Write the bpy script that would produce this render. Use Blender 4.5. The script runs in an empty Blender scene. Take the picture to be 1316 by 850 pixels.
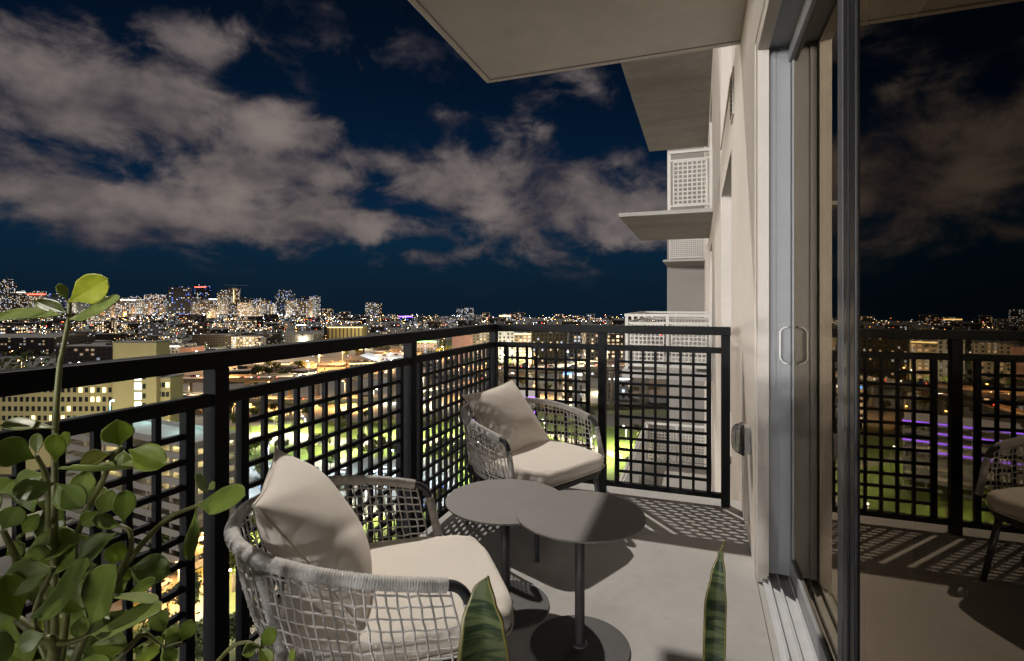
import bpy, math, random
from mathutils import Vector, Matrix, Quaternion
R = math.radians
rnd = random.Random(7)
scene = bpy.context.scene
COL = scene.collection

# ------------------------------------------------------------------ camera
FPX, CXP, HYP, SN, CN, EYE = 672.0, 658.0, 391.0, 0.3363, 0.9418, 1.218
cam_d = bpy.data.cameras.new('camera'); cam = bpy.data.objects.new('camera', cam_d); COL.objects.link(cam)
cam.location = (0, 0, EYE); cam.rotation_euler = (R(90), 0, math.asin(SN))
cam_d.sensor_width = 36; cam_d.lens = FPX / 1316 * 36; cam_d.shift_y = -34 / 1316
cam_d.clip_start = 0.02; cam_d.clip_end = 30000
scene.camera = cam
TH = math.asin(SN)

def W(px, py, d):
    r = (px - CXP) / FPX
    return Vector((d * (-SN + r * CN), d * (CN + r * SN), EYE - (py - HYP) / FPX * d))
GZ = -59.0
def G(px, py, z=GZ):
    return W(px, py, FPX * (EYE - z) / (py - HYP))
def XY(px, d):
    return W(px, HYP, d)

# ------------------------------------------------------------------ moon light, sky, exposure
MOON = Vector((0.50, -0.603, -1.067)).normalized()
sd = bpy.data.lights.new('moonlight', 'SUN'); sd.energy = 1.85; sd.angle = R(0.9); sd.color = (1.0, 0.93, 0.84)
so = bpy.data.objects.new('moonlight', sd); COL.objects.link(so); so.rotation_euler = MOON.to_track_quat('-Z', 'Y').to_euler()
scene.view_settings.view_transform = 'Standard'; scene.view_settings.look = 'None'
scene.view_settings.exposure = 0.48; scene.view_settings.gamma = 1.0; scene.view_settings.use_curve_mapping = False
cy = scene.cycles
cy.use_denoising = True; cy.max_bounces = 8; cy.diffuse_bounces = 5; cy.glossy_bounces = 4; cy.transparent_max_bounces = 12
cy.sample_clamp_indirect = 4.0; cy.caustics_reflective = False; cy.caustics_refractive = False

class NT:
    """small helper around a node tree"""
    def __init__(s, tree): s.t = tree; s.n = tree.nodes; s.l = tree.links
    def new(s, ty, **k):
        n = s.n.new(ty)
        for a, b in k.items(): setattr(n, a, b)
        return n
    def put(s, sock, v):
        if isinstance(v, bpy.types.NodeSocket): s.l.new(v, sock)
        elif v is not None: sock.default_value = v
    def m(s, op, a, b=None, c=None, clamp=False):
        n = s.new('ShaderNodeMath', operation=op, use_clamp=clamp)
        s.put(n.inputs[0], a); s.put(n.inputs[1], b); s.put(n.inputs[2], c)
        return n.outputs[0]
    def sm(s, v, a, b, lo=0.0, hi=1.0):
        n = s.new('ShaderNodeMapRange', interpolation_type='SMOOTHSTEP')
        s.put(n.inputs[0], v); s.put(n.inputs[1], a); s.put(n.inputs[2], b); s.put(n.inputs[3], lo); s.put(n.inputs[4], hi)
        return n.outputs[0]
    def mix(s, f, a, b, ty='MIX'):
        n = s.new('ShaderNodeMix', data_type='RGBA', blend_type=ty)
        s.put(n.inputs[0], f); s.put(n.inputs[6], a); s.put(n.inputs[7], b)
        return n.outputs[2]
    def noise(s, vec, sc, det=4, ro=0.55, dims='3D', dist=0.0):
        n = s.new('ShaderNodeTexNoise', noise_dimensions=dims)
        if vec is not None: s.put(n.inputs['Vector'], vec)
        n.inputs['Scale'].default_value = sc; n.inputs['Detail'].default_value = det
        n.inputs['Roughness'].default_value = ro; n.inputs['Distortion'].default_value = dist
        return n.outputs['Fac']
    def xyz(s, x, y, z):
        n = s.new('ShaderNodeCombineXYZ'); s.put(n.inputs[0], x); s.put(n.inputs[1], y); s.put(n.inputs[2], z); return n.outputs[0]
    def sep(s, v):
        n = s.new('ShaderNodeSeparateXYZ'); s.put(n.inputs[0], v); return n.outputs

def c4(c): return (c[0], c[1], c[2], 1.0)

world = bpy.data.worlds.new('World'); scene.world = world; world.use_nodes = True
w = NT(world.node_tree); w.n.clear()
co = w.new('ShaderNodeTexCoord').outputs['Generated']
sx, sy, sz = w.sep(co)
fw = w.m('ADD', w.m('MULTIPLY', sx, -SN), w.m('MULTIPLY', sy, CN))
rt = w.m('ADD', w.m('MULTIPLY', sx, CN), w.m('MULTIPLY', sy, SN))
az = w.m('ARCTAN2', rt, fw); el = w.m('ARCSINE', sz)
sky = w.new('ShaderNodeTexSky', sky_type='NISHITA'); sky.sun_disc = False
sky.sun_elevation = R(52.6); sky.sun_rotation = math.atan2(-0.516, 0.63); sky.air_density = 1.0; sky.dust_density = 0.3; sky.ozone_density = 3.0
base = w.mix(1.0, sky.outputs[0], c4((0.00045, 0.0021, 0.0038)), 'MULTIPLY')
base = w.mix(w.sm(el, 0.62, 0.1), w.mix(1.0, base, c4((0.42, 0.33, 0.30)), 'MULTIPLY'), base)
hz = w.sm(el, 0.16, 0.0)
base = w.mix(w.m('MULTIPLY', hz, 0.75), base, c4((0.0024, 0.0064, 0.0180)))
# clouds: noise on a flat layer seen in perspective, gathered into banks
zc = w.m('ADD', w.m('MAXIMUM', sz, 0.0), 0.16)
pv = w.xyz(w.m('DIVIDE', rt, zc), w.m('DIVIDE', fw, zc), 0.0)
n1 = w.noise(pv, 1.25, 5, 0.56, dist=0.25)
n2 = w.noise(w.xyz(w.m('ADD', az, 3.1), w.m('MULTIPLY', el, 1.35), 0.4), 7.5, 8, 0.60, dist=0.3)
BL = [(110, 125, 235, 66, 1.0), (255, 62, 75, 42, .85), (360, 158, 72, 42, .9), (95, 205, 110, 24, .62), (330, 232, 150, 44, .9),
      (215, 275, 270, 36, 1.0), (430, 288, 130, 26, .8), (8, 240, 55, 34, .75), (615, 238, 92, 46, .95), (770, 275, 150, 52, .92), (480, 205, 70, 18, .6),
      (690, 285, 140, 26, .6), (760, 118, 75, 30, .36), (560, 140, 45, 16, .36), (660, 150, 40, 34, .32), (740, 165, 60, 22, .36), (560, 330, 190, 20, .42), (-150, 190, 200, 90, .8)]
cov = None
for px, py, rx, ry, st in BL:
    A = math.atan((px - CXP) / FPX); ca = math.cos(A); E_ = math.atan((HYP - py) / FPX * ca)
    ax = w.m('DIVIDE', w.m('SUBTRACT', az, A), rx / FPX * ca * ca)
    ay = w.m('DIVIDE', w.m('SUBTRACT', el, E_), ry / FPX * ca)
    q = w.m('ADD', w.m('POWER', w.m('ABSOLUTE', ax), 2.4), w.m('POWER', w.m('ABSOLUTE', ay), 2.4))
    g = w.m('MULTIPLY', w.m('EXPONENT', w.m('MULTIPLY', q, -0.8)), st)
    cov = g if cov is None else w.m('SMOOTH_MAX', cov, g, 0.25)
out = w.m('MULTIPLY', w.sm(w.m('ABSOLUTE', az), 0.85, 1.15), w.sm(w.noise(pv, 0.35, 2, 0.5), 0.3, 0.55))
up = w.m('MULTIPLY', w.sm(el, 0.78, 1.0), w.sm(w.noise(pv, 0.5, 2, 0.5), 0.35, 0.6))
cov = w.m('MAXIMUM', cov, w.m('MAXIMUM', w.m('MULTIPLY', out, 1.0), w.m('MULTIPLY', up, 1.0)))
nn = w.m('ADD', w.m('MULTIPLY', n1, 0.35), w.m('MULTIPLY', n2, 0.85))
raw = w.m('ADD', cov, w.m('MULTIPLY', w.m('SUBTRACT', nn, 0.6), w.sm(cov, 0.0, 0.30, 0.9, 2.7)))
dens = w.sm(raw, 0.20, 0.80)
dens = w.m('MULTIPLY', dens, w.sm(el, 0.0, 0.1))
n3 = w.noise(w.xyz(w.m('ADD', az, 7.7), w.m('MULTIPLY', w.m('ADD', el, 0.035), 1.6), 2.0), 6.5, 3, 0.55)
shade = w.sm(w.m('ADD', w.m('MULTIPLY', raw, 0.45), w.m('MULTIPLY', n3, 1.3)), 0.62, 1.42)
ccol = w.mix(shade, c4((0.034, 0.030, 0.038)), c4((0.165, 0.138, 0.127)))
ccol = w.mix(w.sm(az, 0.0, 0.5), ccol, w.mix(1.0, ccol, c4((0.80, 0.82, 0.88)), 'MULTIPLY'))
fin = w.mix(dens, base, ccol)
# below the horizon only dark ground glow
fin = w.mix(w.sm(sz, 0.0, -0.03), fin, c4((0.02, 0.018, 0.014)))
bg = w.new('ShaderNodeBackground'); w.put(bg.inputs[0], fin); bg.inputs[1].default_value = 0.92
world.cycles.sampling_method = 'MANUAL'; world.cycles.sample_map_resolution = 256
ow = w.new('ShaderNodeOutputWorld'); w.l.new(bg.outputs[0], ow.inputs[0])

# ------------------------------------------------------------------ material helpers
MATS = {}
def pmat(name, col, rough=0.6, metal=0.0, var=0.0, vscale=3.0, bump=0.0, bscale=40.0, spec=0.5, coat=0.0, streak=False, emit=None, estr=0.0, trans=0.0, sub=None):
    m = bpy.data.materials.new(name); m.use_nodes = True; t = NT(m.node_tree)
    b = t.n['Principled BSDF']; tc = t.new('ShaderNodeTexCoord').outputs['Object']
    b.inputs['Base Color'].default_value = c4(col); b.inputs['Roughness'].default_value = rough; b.inputs['Metallic'].default_value = metal
    b.inputs['Specular IOR Level'].default_value = spec; b.inputs['Coat Weight'].default_value = coat; b.inputs['Transmission Weight'].default_value = trans
    if var > 0:
        v = tc
        if streak:
            mp = t.new('ShaderNodeMapping'); mp.inputs['Scale'].default_value = streak; t.l.new(tc, mp.inputs[0]); v = mp.outputs[0]
        f = t.noise(v, vscale, 6, 0.6)
        f2 = t.noise(tc, vscale * 9, 3, 0.6)
        f = t.m('ADD', t.m('MULTIPLY', f, 0.7), t.m('MULTIPLY', f2, 0.3))
        f = t.sm(f, 0.3, 0.7)
        lo = tuple(max(0, x * (1 - var)) for x in col); hi = tuple(min(1, x * (1 + var)) for x in col)
        t.put(b.inputs['Base Color'], t.mix(f, c4(lo), c4(hi)))
        t.put(b.inputs['Roughness'], t.m('ADD', rough - 0.08, t.m('MULTIPLY', f2, 0.16)))
    if bump > 0:
        bp = t.new('ShaderNodeBump'); bp.inputs['Strength'].default_value = bump; bp.inputs['Distance'].default_value = 0.004
        t.put(bp.inputs['Height'], t.noise(tc, bscale, 5, 0.6)); t.l.new(bp.outputs[0], b.inputs['Normal'])
    if emit:
        b.inputs['Emission Color'].default_value = c4(emit); b.inputs['Emission Strength'].default_value = estr
        m.cycles.emission_sampling = 'NONE'
    MATS[name] = m
    return m

def window_mat(name, wall, pw=6.0, ph=4.0, lit=0.45, warm=0.5, strength=2.0, fw_=0.55, fh=0.5, accent=None, acc=0.0, glow=0.0, dark=(0.01, 0.012, 0.016)):
    """facade of a far building: small windows, some of them lit"""
    m = bpy.data.materials.new(name); m.use_nodes = True; t = NT(m.node_tree); b = t.n['Principled BSDF']
    m.cycles.emission_sampling = 'NONE'
    tc = t.new('ShaderNodeTexCoord').outputs['Object']; x, y, z = t.sep(tc)
    nx, ny, nz = t.sep(t.new('ShaderNodeNewGeometry').outputs['True Normal'])
    geo = t.new('ShaderNodeTexCoord').outputs['Normal']; lx, ly, lz = t.sep(geo)
    side = t.m('GREATER_THAN', t.m('ABSOLUTE', lx), t.m('ABSOLUTE', ly))
    u = t.m('ADD', t.m('MULTIPLY', y, side), t.m('MULTIPLY', x, t.m('SUBTRACT', 1.0, side)))
    orr = t.new('ShaderNodeObjectInfo').outputs['Random']
    uu = t.m('DIVIDE', t.m('ADD', u, 500.0), pw); vv = t.m('DIVIDE', z, ph)
    cu = t.m('FLOOR', uu); cv = t.m('FLOOR', vv); fu = t.m('FRACT', uu); fv = t.m('FRACT', vv)
    wn = t.new('ShaderNodeTexWhiteNoise', noise_dimensions='4D')
    t.put(wn.inputs['Vector'], t.xyz(cu, cv, t.m('MULTIPLY', side, 17.0))); t.put(wn.inputs['W'], t.m('MULTIPLY', orr, 97.0))
    r1 = wn.outputs['Value']; rc = t.sep(wn.outputs['Color'])
    inw = t.m('MULTIPLY', t.m('LESS_THAN', t.m('ABSOLUTE', t.m('SUBTRACT', fu, 0.5)), fw_ / 2), t.m('LESS_THAN', t.m('ABSOLUTE', t.m('SUBTRACT', fv, 0.5)), fh / 2))
    vert = t.m('LESS_THAN', t.m('ABSOLUTE', lz), 0.5)
    inw = t.m('MULTIPLY', inw, vert)
    on = t.m('MULTIPLY', inw, t.m('LESS_THAN', r1, lit))
    cw = t.mix(t.m('LESS_THAN', rc[1], warm), c4((0.78, 0.87, 1.0)), c4((1.0, 0.72, 0.42)))
    if accent: cw = t.mix(t.m('LESS_THAN', rc[2], acc), cw, c4(accent))
    st = t.m('MULTIPLY', on, t.m('MULTIPLY', t.m('ADD', 0.15, t.m('POWER', rc[0], 2.2)), strength))
    t.put(b.inputs['Base Color'], t.mix(inw, c4(wall), c4(dark)))
    t.put(b.inputs['Emission Color'], cw)
    t.put(b.inputs['Emission Strength'], st)
    b.inputs['Roughness'].default_value = 0.6
    MATS[name] = m
    return m

def emat(name, col, st):
    return pmat(name, (0.02, 0.02, 0.02), emit=col, estr=st)

# ------------------------------------------------------------------ mesh helpers
class MB:
    def __init__(s): s.v = []; s.f = []; s.mi = []; s.cur = 0
    def add(s, vs, fs):
        o = len(s.v); s.v += [tuple(p) for p in vs]
        for f in fs: s.f.append(tuple(i + o for i in f)); s.mi.append(s.cur)
        return s
    def box(s, a, b):
        x0, y0, z0 = a; x1, y1, z1 = b
        return s.add([(x0, y0, z0), (x1, y0, z0), (x1, y1, z0), (x0, y1, z0), (x0, y0, z1), (x1, y0, z1), (x1, y1, z1), (x0, y1, z1)],
                     [(0, 3, 2, 1), (4, 5, 6, 7), (0, 1, 5, 4), (1, 2, 6, 5), (2, 3, 7, 6), (3, 0, 4, 7)])
    def tube(s, path, rad, seg=8, cap=True):
        P = [Vector(p) for p in path]; n = len(P)
        if not isinstance(rad, (list, tuple)): rad = [rad] * n
        t0 = (P[1] - P[0]).normalized(); ref = Vector((0, 0, 1)) if abs(t0.z) < 0.9 else Vector((1, 0, 0))
        a = t0.cross(ref).normalized(); vs = []
        for i in range(n):
            t = (P[min(i + 1, n - 1)] - P[max(i - 1, 0)]).normalized()
            a = (a - t * a.dot(t)).normalized(); b = t.cross(a)
            for k in range(seg):
                an = 2 * math.pi * k / seg
                vs.append(P[i] + (a * math.cos(an) + b * math.sin(an)) * rad[i])
        fs = []
        for i in range(n - 1):
            for k in range(seg):
                k2 = (k + 1) % seg
                fs.append((i * seg + k, i * seg + k2, (i + 1) * seg + k2, (i + 1) * seg + k))
        if cap: fs.append(tuple(range(seg - 1, -1, -1))); fs.append(tuple((n - 1) * seg + k for k in range(seg)))
        return s.add(vs, fs)
    def lathe(s, prof, seg=48, c=(0, 0, 0)):
        vs = []; fs = []; n = len(prof)
        for r, z in prof:
            for k in range(seg):
                an = 2 * math.pi * k / seg; vs.append((c[0] + r * math.cos(an), c[1] + r * math.sin(an), c[2] + z))
        for i in range(n - 1):
            for k in range(seg):
                k2 = (k + 1) % seg; fs.append((i * seg + k, i * seg + k2, (i + 1) * seg + k2, (i + 1) * seg + k))
        fs.append(tuple(range(seg - 1, -1, -1))); fs.append(tuple((n - 1) * seg + k for k in range(seg)))
        return s.add(vs, fs)
    def mesh(s, name, mats, smooth=False):
        me = bpy.data.meshes.new(name); me.from_pydata(s.v, [], s.f)
        for m in (mats if isinstance(mats, (list, tuple)) else [mats]): me.materials.append(m)
        if any(s.mi): me.polygons.foreach_set('material_index', s.mi)
        if smooth: me.polygons.foreach_set('use_smooth', [True] * len(s.f))
        me.update(); return me
    def build(s, name, mats, parent=None, smooth=False, loc=None, rotz=0.0):
        return link(name, s.mesh(name, mats, smooth), parent, loc, rotz)

def link(name, data, parent=None, loc=None, rotz=0.0):
    o = bpy.data.objects.new(name, data); COL.objects.link(o)
    if parent: o.parent = parent
    if loc is not None: o.location = loc
    if rotz: o.rotation_euler = (0, 0, rotz)
    return o
def bev(o, wd=0.003, seg=2):
    m = o.modifiers.new('bevel', 'BEVEL'); m.width = wd; m.segments = seg; m.limit_method = 'ANGLE'; m.angle_limit = R(40); return o
def tag(o, label, cat, group=None):
    o['label'] = label; o['category'] = cat
    if group: o['group'] = group
    return o
def thing(name, label, cat, loc=(0, 0, 0), rotz=0.0, group=None):
    return tag(link(name, None, None, loc, rotz), label, cat, group)
def struct(o): o['kind'] = 'structure'; return o
def copy_tree(o, parent=None):
    c = o.copy(); COL.objects.link(c); c.parent = parent
    for ch in list(o.children): copy_tree(ch, c)
    return c
ORD = ['first', 'second', 'third', 'fourth', 'fifth', 'sixth', 'seventh', 'eighth', 'ninth', 'tenth', 'eleventh', 'twelfth']
def ordn(i):
    if i < 12: return ORD[i]
    n = i + 1; return '%d%s' % (n, 'th' if n % 100 in (11, 12, 13) else {1: 'st', 2: 'nd', 3: 'rd'}.get(n % 10, 'th'))
def screen_x(o):
    p = o.location; d = -SN * p.x + CN * p.y
    return (CN * p.x + SN * p.y) / d if d > 0 else 1e6
_srcs = {}
def box_mesh(key, a, b, mat):
    if key not in _srcs: _srcs[key] = MB().box(a, b).mesh(key, mat)
    return _srcs[key]

# ------------------------------------------------------------------ materials of the balcony
STUCCO = pmat('stucco', (0.66, 0.61, 0.555), 0.85, var=0.07, vscale=1.1, bump=0.6, bscale=130, spec=0.25)
CONC_C = pmat('ceiling_paint', (0.54, 0.505, 0.465), 0.85, var=0.10, vscale=0.8, bump=0.2, bscale=90, spec=0.25)
CONC_F = pmat('floor_coating', (0.46, 0.445, 0.425), 0.7, var=0.10, vscale=2.2, bump=0.6, bscale=420, spec=0.35)
def weather(m, specks=True, stain=0.25, scale=0.9, dark=(0.16, 0.15, 0.14)):
    """stains, scuffs and grit over the base colour"""
    t = NT(m.node_tree); b = t.n['Principled BSDF']; src = b.inputs['Base Color'].links[0].from_socket
    tc = t.new('ShaderNodeTexCoord').outputs['Object']
    big = t.sm(t.noise(tc, scale, 7, 0.66, dist=0.6), 0.52, 0.72); c_ = t.mix(t.m('MULTIPLY', big, stain), src, c4(dark))
    lite = t.sm(t.noise(tc, scale * 2.7, 6, 0.7, dist=1.0), 0.58, 0.75); c_ = t.mix(t.m('MULTIPLY', lite, stain * .7), c_, c4((.72, .70, .67)))
    if specks:
        sp_ = t.sm(t.noise(tc, 70, 2, 0.4), 0.735, 0.76); c_ = t.mix(t.m('MULTIPLY', sp_, .55), c_, c4((.10, .09, .08)))
        gr = t.sm(t.noise(tc, 260, 2, 0.6), 0.35, 0.65); c_ = t.mix(t.m('MULTIPLY', gr, .22), c_, c4((.25, .24, .23)))
    t.put(b.inputs['Base Color'], c_); return m
weather(CONC_F, True, 0.38); weather(STUCCO, False, .10, .7, (.40, .36, .32)); weather(CONC_C, False, .16, .6, (.34, .32, .29))
CONC_S = pmat('slab_concrete', (0.36, 0.345, 0.325), 0.85, var=0.14, vscale=0.5, bump=0.2, bscale=40, spec=0.2, streak=(1.0, 3.5, 1.0))
BLACK = pmat('black_powdercoat', (0.0045, 0.005, 0.006), 0.55, var=0.15, vscale=8, bump=0.08, bscale=600, spec=0.12)
WHITEM = pmat('white_railing_paint', (0.52, 0.50, 0.46), 0.55, var=0.06, vscale=4)
ALU = pmat('grey_aluminium', (0.29, 0.30, 0.315), 0.48, metal=0.0, var=0.05, vscale=6, spec=0.4)
ALUD = pmat('darkened_aluminium', (0.012, 0.013, 0.017), 0.45, var=0.08, vscale=6, spec=0.25)  # on the door stile, near-black stands in for the mirrored night sky
ALUM = pmat('slate_aluminium', (0.085, 0.092, 0.108), 0.5, var=0.06, vscale=6, spec=0.35)
PVCW = pmat('white_track', (0.55, 0.56, 0.57), 0.42, var=0.08, vscale=9)
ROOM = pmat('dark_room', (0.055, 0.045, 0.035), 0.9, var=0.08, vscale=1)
ROPE = pmat('grey_rope', (0.60, 0.58, 0.555), 0.9, var=0.16, vscale=60, bump=0.5, bscale=500, spec=0.15)
GUN = pmat('gunmetal', (0.06, 0.062, 0.066), 0.42, metal=0.5, var=0.1, vscale=20)
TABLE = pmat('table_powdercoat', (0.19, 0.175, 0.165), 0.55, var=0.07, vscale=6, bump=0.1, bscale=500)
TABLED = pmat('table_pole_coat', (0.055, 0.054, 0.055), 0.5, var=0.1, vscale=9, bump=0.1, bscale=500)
CLOTH = pmat('ivory_canvas', (0.76, 0.70, 0.63), 0.95, var=0.03, vscale=3, bump=0.35, bscale=14, spec=0.1)

def glass_mat(name, ior, tint, gcol):
    m = bpy.data.materials.new(name); m.use_nodes = True; t = NT(m.node_tree); t.n.clear()
    fr = t.new('ShaderNodeFresnel'); fr.inputs[0].default_value = ior
    tr = t.new('ShaderNodeBsdfTransparent'); tr.inputs[0].default_value = c4(tint)
    gl = t.new('ShaderNodeBsdfAnisotropic'); gl.inputs['Roughness'].default_value = 0.0; gl.inputs['Color'].default_value = c4(gcol)
    mx = t.new('ShaderNodeMixShader'); t.l.new(fr.outputs[0], mx.inputs[0]); t.l.new(tr.outputs[0], mx.inputs[1]); t.l.new(gl.outputs[0], mx.inputs[2])
    o = t.new('ShaderNodeOutputMaterial'); t.l.new(mx.outputs[0], o.inputs[0]); MATS[name] = m
    return m
GLASS = glass_mat('bronze_glass', 2.1, (0.30, 0.27, 0.22), (0.86, 0.73, 0.56))
WGLASS = pmat('window_glass', (0.10, 0.10, 0.10), 0.12, spec=0.8)

# ------------------------------------------------------------------ balcony shell
ZC = 2.82
fl = struct(MB().box((-1.45, -1.6, -0.20), (0.24, 3.52, 0.0)).build('balcony_floor', CONC_F))
ce = struct(bev(MB().box((-1.45, -1.6, ZC), (0.24, 3.52, ZC + 0.20)).build('balcony_ceiling', CONC_C), 0.008))
g = MB()
g.box((-1.405, -1.6, ZC - 0.0035), (-1.395, 3.465, ZC + 0.002)); g.box((-1.395, 3.455, ZC - 0.0035), (0.24, 3.465, ZC + 0.002))
g.build('drip_edge', pmat('drip_groove', (0.22, 0.21, 0.20), 0.9), ce)

# host building: piers, spandrels, windows
XW = 0.24
bld = thing('apartment_building', 'pale stucco apartment facade with stacked balconies running away along the right edge', 'building', (0, 0, 0))
OPEN = [(4.41, 6.4), (10.8, 13.0), (16.4, 17.6), (19.3, 20.5), (22.9, 24.3)]
ZT, ZB = 24.0, GZ
def wallbox(a, b, name='wall'):
    return MB().box(a, b).build(name, STUCCO, bld)
FLOORS = range(-5, 8)
ys = [2.61] + [v for o in OPEN for v in o] + [46.0]
for i in range(0, len(ys), 2):
    y0, y1 = ys[i], ys[i + 1]
    if i == 0:
        wallbox((XW, 2.61, -0.2), (XW + 0.6, y1, ZT)); wallbox((XW, -1.85, ZB), (XW + 0.6, y1, -0.203))
        continue
    wallbox((XW, y0, ZB), (XW + 0.6, y1, ZT))
wallbox((XW, -1.85, 2.40), (XW + 0.6, 2.607, ZT)); wallbox((XW, -1.85, -0.2), (XW + 0.6, -1.25, 2.397))
for (y0, y1) in OPEN:
    wallbox((XW + 0.002, y0, ZB), (XW + 0.6, y1, -15.0), 'wall')
    for k in FLOORS:
        z0 = 3.0 * k
        wallbox((XW + 0.002, y0, z0 + 2.44), (XW + 0.6, y1, z0 + 3.0), 'spandrel')
        wn = link('window', None, bld, (XW + 0.15, 0, z0))
        f = MB(); f.box((0, y0, 0), (0.06, y0 + 0.07, 2.44)); f.box((0, y1 - 0.07, 0), (0.06, y1, 2.44)); f.box((0, y0 + 0.07, 2.36), (0.06, y1 - 0.07, 2.44)); f.box((0, y0 + 0.07, 0.0), (0.06, y1 - 0.07, 0.09))
        ym = (y0 + y1) / 2; f.box((0.0, ym - 0.03, 0.09), (0.06, ym + 0.03, 2.36))
        f.build('frame', ALU, wn)
        MB().box((0.03, y0 + 0.07, 0.09), (0.04, y1 - 0.07, 2.36)).build('pane', WGLASS, wn)
        MB().box((-0.16, y0 + 0.002, -0.03), (0.0, y1 - 0.002, 0.03)).build('sill', STUCCO, wn)
# far projecting bay
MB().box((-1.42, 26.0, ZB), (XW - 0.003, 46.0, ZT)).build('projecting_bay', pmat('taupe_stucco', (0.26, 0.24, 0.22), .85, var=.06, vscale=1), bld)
# wall vent
v = link('wall_vent', None, bld, (XW - 0.012, 4.2, 2.76))
vb = MB(); vb.box((0, -0.12, -0.17), (0.012, 0.12, 0.17)); vb.build('vent_plate', STUCCO, v)
for i in range(9):
    MB().add([(-0.001, -0.10, -0.15 + i * 0.034), (-0.006, -0.10, -0.138 + i * 0.034), (-0.006, 0.10, -0.138 + i * 0.034), (-0.001, 0.10, -0.15 + i * 0.034),
              (-0.0005, -0.10, -0.13 + i * 0.034), (-0.0005, 0.10, -0.13 + i * 0.034)], [(0, 3, 2, 1), (1, 2, 5, 4), (0, 4, 5, 3), (0, 1, 4), (3, 5, 2)]).build('louvre', ALUD, v)

def grid_mb(x0, x1, y, z0, z1, pitch, bar, axis='x'):
    g = MB(); n = max(1, round((x1 - x0) / pitch)); mrow = max(1, round((z1 - z0) / pitch))
    for i in range(n + 1):
        x = x0 + (x1 - x0) * i / n
        a, b = (x - bar / 2, y - bar / 2, z0), (x + bar / 2, y + bar / 2, z1)
        if axis == 'y': a, b = (a[1], a[0], a[2]), (b[1], b[0], b[2])
        g.box(a, b)
    for j in range(mrow + 1):
        z = z0 + (z1 - z0) * j / mrow; e = bar * 0.45
        a, b = (x0, y - e, z - bar / 2), (x1, y + e, z + bar / 2)
        if axis == 'y': a, b = (a[1], a[0], a[2]), (b[1], b[0], b[2])
        g.box(a, b)
    return g
def balcony(y0, y1, zf, rail=True, xl=-1.40, thick=0.16, near_from=None):
    b = link('balcony', None, bld, (0, 0, zf))
    bev(MB().box((xl, y0, -thick), (XW - 0.003, y1, 0)).build('slab', CONC_S, b), 0.006)
    if rail:
        xr = XW - 0.01; xs = near_from if near_from is not None else xl + 0.06
        for yy in (y0 + 0.06, y1 - 0.06):
            if near_from is not None and yy > y0 + 0.1: continue
            r = MB(); r.box((xs, yy - 0.025, 1.02), (xr, yy + 0.025, 1.07)); r.box((xs, yy - 0.018, 0.88), (xr, yy + 0.018, 0.915)); r.box((xs, yy - 0.018, 0.06), (xr, yy + 0.018, 0.09))
            n = 3 if near_from is None else 2
            for i in range(n):
                x = xs + (xr - 0.05 - xs) * i / (n - 1); r.box((x - 0.002, yy - 0.024, 0.0), (x + 0.05, yy + 0.024, 1.018))
            r.build('end_rail', WHITEM, b)
            for i in range(n - 1):
                xa = xs + (xr - 0.05 - xs) * i / (n - 1) + 0.10; xb = xs + (xr - 0.05 - xs) * (i + 1) / (n - 1) - 0.05
                grid_mb(xa, xb, yy, 0.1, 0.87, 0.075, 0.022).build('railing_grid', WHITEM, b)
        if near_from is None:
            r = MB(); xa = xl + 0.06
            r.box((xa - 0.025, y0 + 0.09, 1.02), (xa + 0.025, y1 - 0.09, 1.07)); r.box((xa - 0.018, y0 + 0.09, 0.88), (xa + 0.018, y1 - 0.09, 0.915)); r.box((xa - 0.018, y0 + 0.09, 0.06), (xa + 0.018, y1 - 0.09, 0.09))
            m_ = max(2, round((y1 - y0) / 1.1))
            for i in range(1, m_): yy = y0 + (y1 - y0) * i / m_; r.box((xa - 0.024, yy - 0.025, 0), (xa + 0.024, yy + 0.025, 1.018))
            r.build('front_rail', WHITEM, b)
            for i in range(m_):
                ya = y0 + (y1 - y0) * i / m_ + 0.1; yb = y0 + (y1 - y0) * (i + 1) / m_ - 0.1
                grid_mb(ya, yb, xa, 0.1, 0.87, 0.075, 0.022, 'y').build('railing_grid', WHITEM, b)
    return b
balcony(8.6, 16.2, 5.87, rail=True, thick=.07)
balcony(9.83, 13.75, 2.91, rail=True, near_from=-0.53, thick=.07)
balcony(22.5, 25.99, 3.05, rail=True, near_from=-1.15, thick=.08)
balcony(10.25, 14.0, -0.04)
for k in (-1, -2, -3, -4):
    balcony(7.6, 14.6, 3.0 * k - 0.04)

# interior seen through the glass: a dark room
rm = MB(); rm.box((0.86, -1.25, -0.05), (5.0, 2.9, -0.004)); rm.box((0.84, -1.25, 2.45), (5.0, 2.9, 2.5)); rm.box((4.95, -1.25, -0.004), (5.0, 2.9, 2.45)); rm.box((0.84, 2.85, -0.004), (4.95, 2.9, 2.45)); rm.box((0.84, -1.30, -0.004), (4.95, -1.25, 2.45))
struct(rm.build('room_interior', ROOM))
struct(MB().box((0.243, -1.25, -0.20), (0.86, 2.607, -0.003)).build('threshold_floor', CONC_F))

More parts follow.
